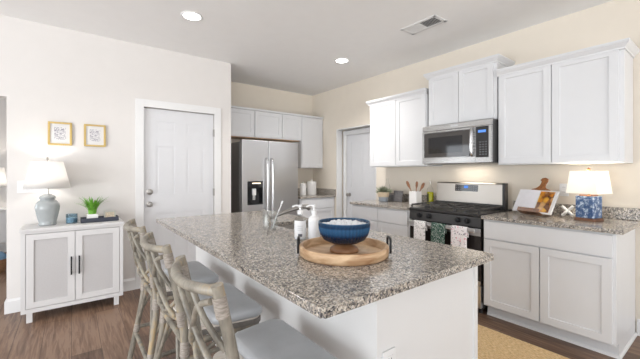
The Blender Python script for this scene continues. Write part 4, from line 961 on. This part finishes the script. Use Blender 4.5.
soap((1.052, 1.565, 0.9145), 'clear pump bottle with white label, left of the two by the sink', False)
soap((1.117, 1.517, 0.9145), 'opaque white pump bottle, right of the two by the sink', True)
for k, (x, y) in enumerate(((1.055, 1.985), (1.095, 1.945))):
    t = thing('glass_tumbler', ['slim clear glass, left of the pair beside the sink', 'slim clear glass holding a white dish brush beside the sink'][k], 'glass', (x, y, 0.914), 0, 'clear glasses by the sink')
    autosmooth(MB().lathe([(0.020, 0), (0.0225, 0.004), (0.0245, 0.125), (0.0225, 0.125), (0.0205, 0.01), (0.001, 0.009)], n=28, cap1=False).build('glass_body', M['clear'], t), 50)
m = MB(); m.tube([(0, 0, 0.0), (0.015, -0.012, 0.06), (0.055, -0.03, 0.165)], 0.0035, 10); m.tube([(0.050, -0.028, 0.155), (0.060, -0.033, 0.18)], lambda s: 0.0065, 10, 1)
o = m.build('dish_brush', M['plastic'], smooth=True); o.location = (1.088, 1.952, 0.925); tag(o, 'white stick brush leaning out of the right-hand clear glass', 'brush')

# ------------------------------------------------------------ counter stools
def rt(n_): return (1, n_)
SEATZ = 0.60
def trap(x0, x1, y0, y1, r, n=7):
    """rounded outline, y0 half width at the back (x0), y1 half width at the front (x1)"""
    cs = [(x0+r, -(y0-r), PI, 1.5*PI), (x1-r, -(y1-r), 1.5*PI, 2*PI), (x1-r, y1-r, 0, 0.5*PI), (x0+r, y0-r, 0.5*PI, PI)]
    P = []
    for cx, cy, a0, a1 in cs:
        for q in range(n): a = a0+(a1-a0)*q/(n-1); P.append((cx+r*math.cos(a), cy+r*math.sin(a)))
    return P
def stool(label, cy):
    t = thing('counter_stool', label, 'stool', (0.55, cy, 0), 0, 'rattan counter stools along the island')
    A = M['rattan']
    H = 0.988; yb = 0.19
    def pole(name, pts, r, nodes=0.06, smooth=6, n=12):
        nodes *= 0.5; r *= 1.03
        return autosmooth(MB().tube(pts, r, n, smooth, nodes).build(name, A, t), 50)
    for s in (-1, 1):
        pole('back_post', [(-0.235, s*(yb+0.085), 0.0), (-0.180, s*(yb+0.035), 0.33), (-0.155, s*(yb+0.008), 0.56), (-0.185, s*yb, 0.78), (-0.230, s*yb, H)], 0.0170)
        pole('front_leg', [(0.225, s*0.255, 0.0), (0.195, s*0.225, 0.30), (0.180, s*0.205, SEATZ-0.04)], 0.0165)
    pole('top_rail', [(-0.228, -yb, H-0.016), (-0.248, -yb*0.82, H-0.018), (-0.274, -yb*0.4, H-0.022), (-0.280, 0, H-0.023), (-0.274, yb*0.4, H-0.022), (-0.248, yb*0.82, H-0.018), (-0.228, yb, H-0.016)], 0.0150)
    pole('lower_rail', [(-0.166, -yb, 0.655), (-0.200, 0, 0.652), (-0.166, yb, 0.655)], 0.0125)
    for s in (-1, 1):
        pole('lattice_pole', [(-0.240, s*yb*0.90, H-0.05), (-0.252, s*yb*0.52, 0.905), (-0.238, 0, 0.81), (-0.212, -s*yb*0.60, 0.71), (-0.186, -s*yb*0.80, 0.662)], 0.0098, 0.05)
        pole('lattice_pole', [(-0.266, s*yb*0.42, H-0.028), (-0.246, s*yb*0.70, 0.88), (-0.200, s*yb*0.93, 0.79)], 0.0088, 0.05)
        pole('lattice_pole', [(-0.178, s*yb*0.95, 0.745), (-0.206, s*yb*0.42, 0.668), (-0.201, s*0.006, 0.655)], 0.0088, 0.05)
        pole('side_rail', [(-0.155, s*(yb+0.012), SEATZ-0.055), (0.03, s*(yb+0.018), SEATZ-0.05), (0.182, s*0.205, SEATZ-0.055)], 0.0125)
        pole('stretcher', [(-0.195, s*(yb+0.05), 0.24), (0.201, s*0.230, 0.24)], 0.0120, 0.05, 1)
        pole('corner_brace', [(-0.193, s*(yb+0.045), 0.26), (-0.170, s*(yb-0.04), 0.42), (-0.158, s*(yb-0.10), SEATZ-0.06)], 0.0095, 0.05)
        pole('corner_brace', [(-0.178, s*(yb+0.034), 0.34), (-0.10, s*(yb+0.024), 0.47), (0.0, s*(yb+0.018), SEATZ-0.065)], 0.0095, 0.05)
        pole('corner_brace', [(0.193, s*0.222, 0.34), (0.13, s*0.214, 0.48), (0.06, s*0.208, SEATZ-0.065)], 0.0095, 0.05)
        for (p, q, r) in (((-0.224, s*yb, H-0.032), (-0.212, s*yb, H-0.092), 0.0198), ((-0.165, s*(yb+0.003), 0.63), (-0.173, s*(yb+0.002), 0.695), 0.0198), ((-0.159, s*(yb+0.014), 0.50), (-0.1555, s*(yb+0.008), 0.56), 0.0198), ((-0.197, s*(yb+0.051), 0.215), (-0.189, s*(yb+0.044), 0.265), 0.0198)):
            autosmooth(MB().tube([p, ((p[0]+q[0])/2, (p[1]+q[1])/2, (p[2]+q[2])/2), q], r, 12, 3).build('cane_binding', M['binding'], t), 50)
    pole('seat_back_rail', [(-0.155, -yb-0.008, SEATZ-0.05), (-0.155, yb+0.008, SEATZ-0.05)], 0.0125, 0.05, 1)
    pole('seat_front_rail', [(0.182, -0.205, SEATZ-0.055), (0.182, 0.205, SEATZ-0.055)], 0.0125, 0.05, 1)
    pole('back_stretcher', [(-0.200, -yb-0.055, 0.205), (-0.200, yb+0.055, 0.205)], 0.0120, 0.05, 1)
    pole('footrest', [(0.205, -0.234, 0.20), (0.205, 0.234, 0.20)], 0.0130, 0.05, 1)
    m = MB(); o1 = trap(-0.130, 0.212, 0.190, 0.236, 0.05)
    m.rings([[(x, y, z) for x, y in o1] for z in (SEATZ-0.042, SEATZ-0.018)]); lab(m.build('seat_rim', M['seatrail'], t, bevel=0.002), 'dark grey seat rim')
    o2 = trap(-0.125, 0.208, 0.186, 0.232, 0.05)
    m = MB(); m.rings([[(x, y, z) for x, y in o2] for z in (SEATZ-0.018, SEATZ-0.006)]); lab(m.build('seat_board', M['seatboard'], t, bevel=0.002), 'whitewashed seat board')
    rs = []
    for ins, z in ((0.006, SEATZ-0.006), (0.0, SEATZ+0.004), (0.0, SEATZ+0.022), (0.006, SEATZ+0.031), (0.018, SEATZ+0.036), (0.06, SEATZ+0.041)):
        rs.append([(x, y, z) for x, y in trap(-0.035+ins, 0.216-ins, 0.222-ins, 0.243-ins, max(0.012, 0.05-ins*0.5))])
    lab(autosmooth(MB().rings(rs).build('cushion', M['cushion'], t), 60), 'grey seat cushion')
    return t
stool('rattan counter stool with grey cushion nearest the camera', 1.08)
stool('middle rattan counter stool with grey cushion, second along the island', 1.69)
stool('rattan counter stool with grey cushion farthest from camera, by the console cabinet', 2.295)

# ------------------------------------------------------------ rug
o = B((1.80, -0.6, 0.0005), (2.745, 2.3, 0.012)).build('jute_rug', M['jute'], bevel=0.004, world=(2.27, 0.85, 0)); o.location = (2.27, 0.85, 0)
tag(o, 'tan woven jute rug on the floor between island and range', 'rug')
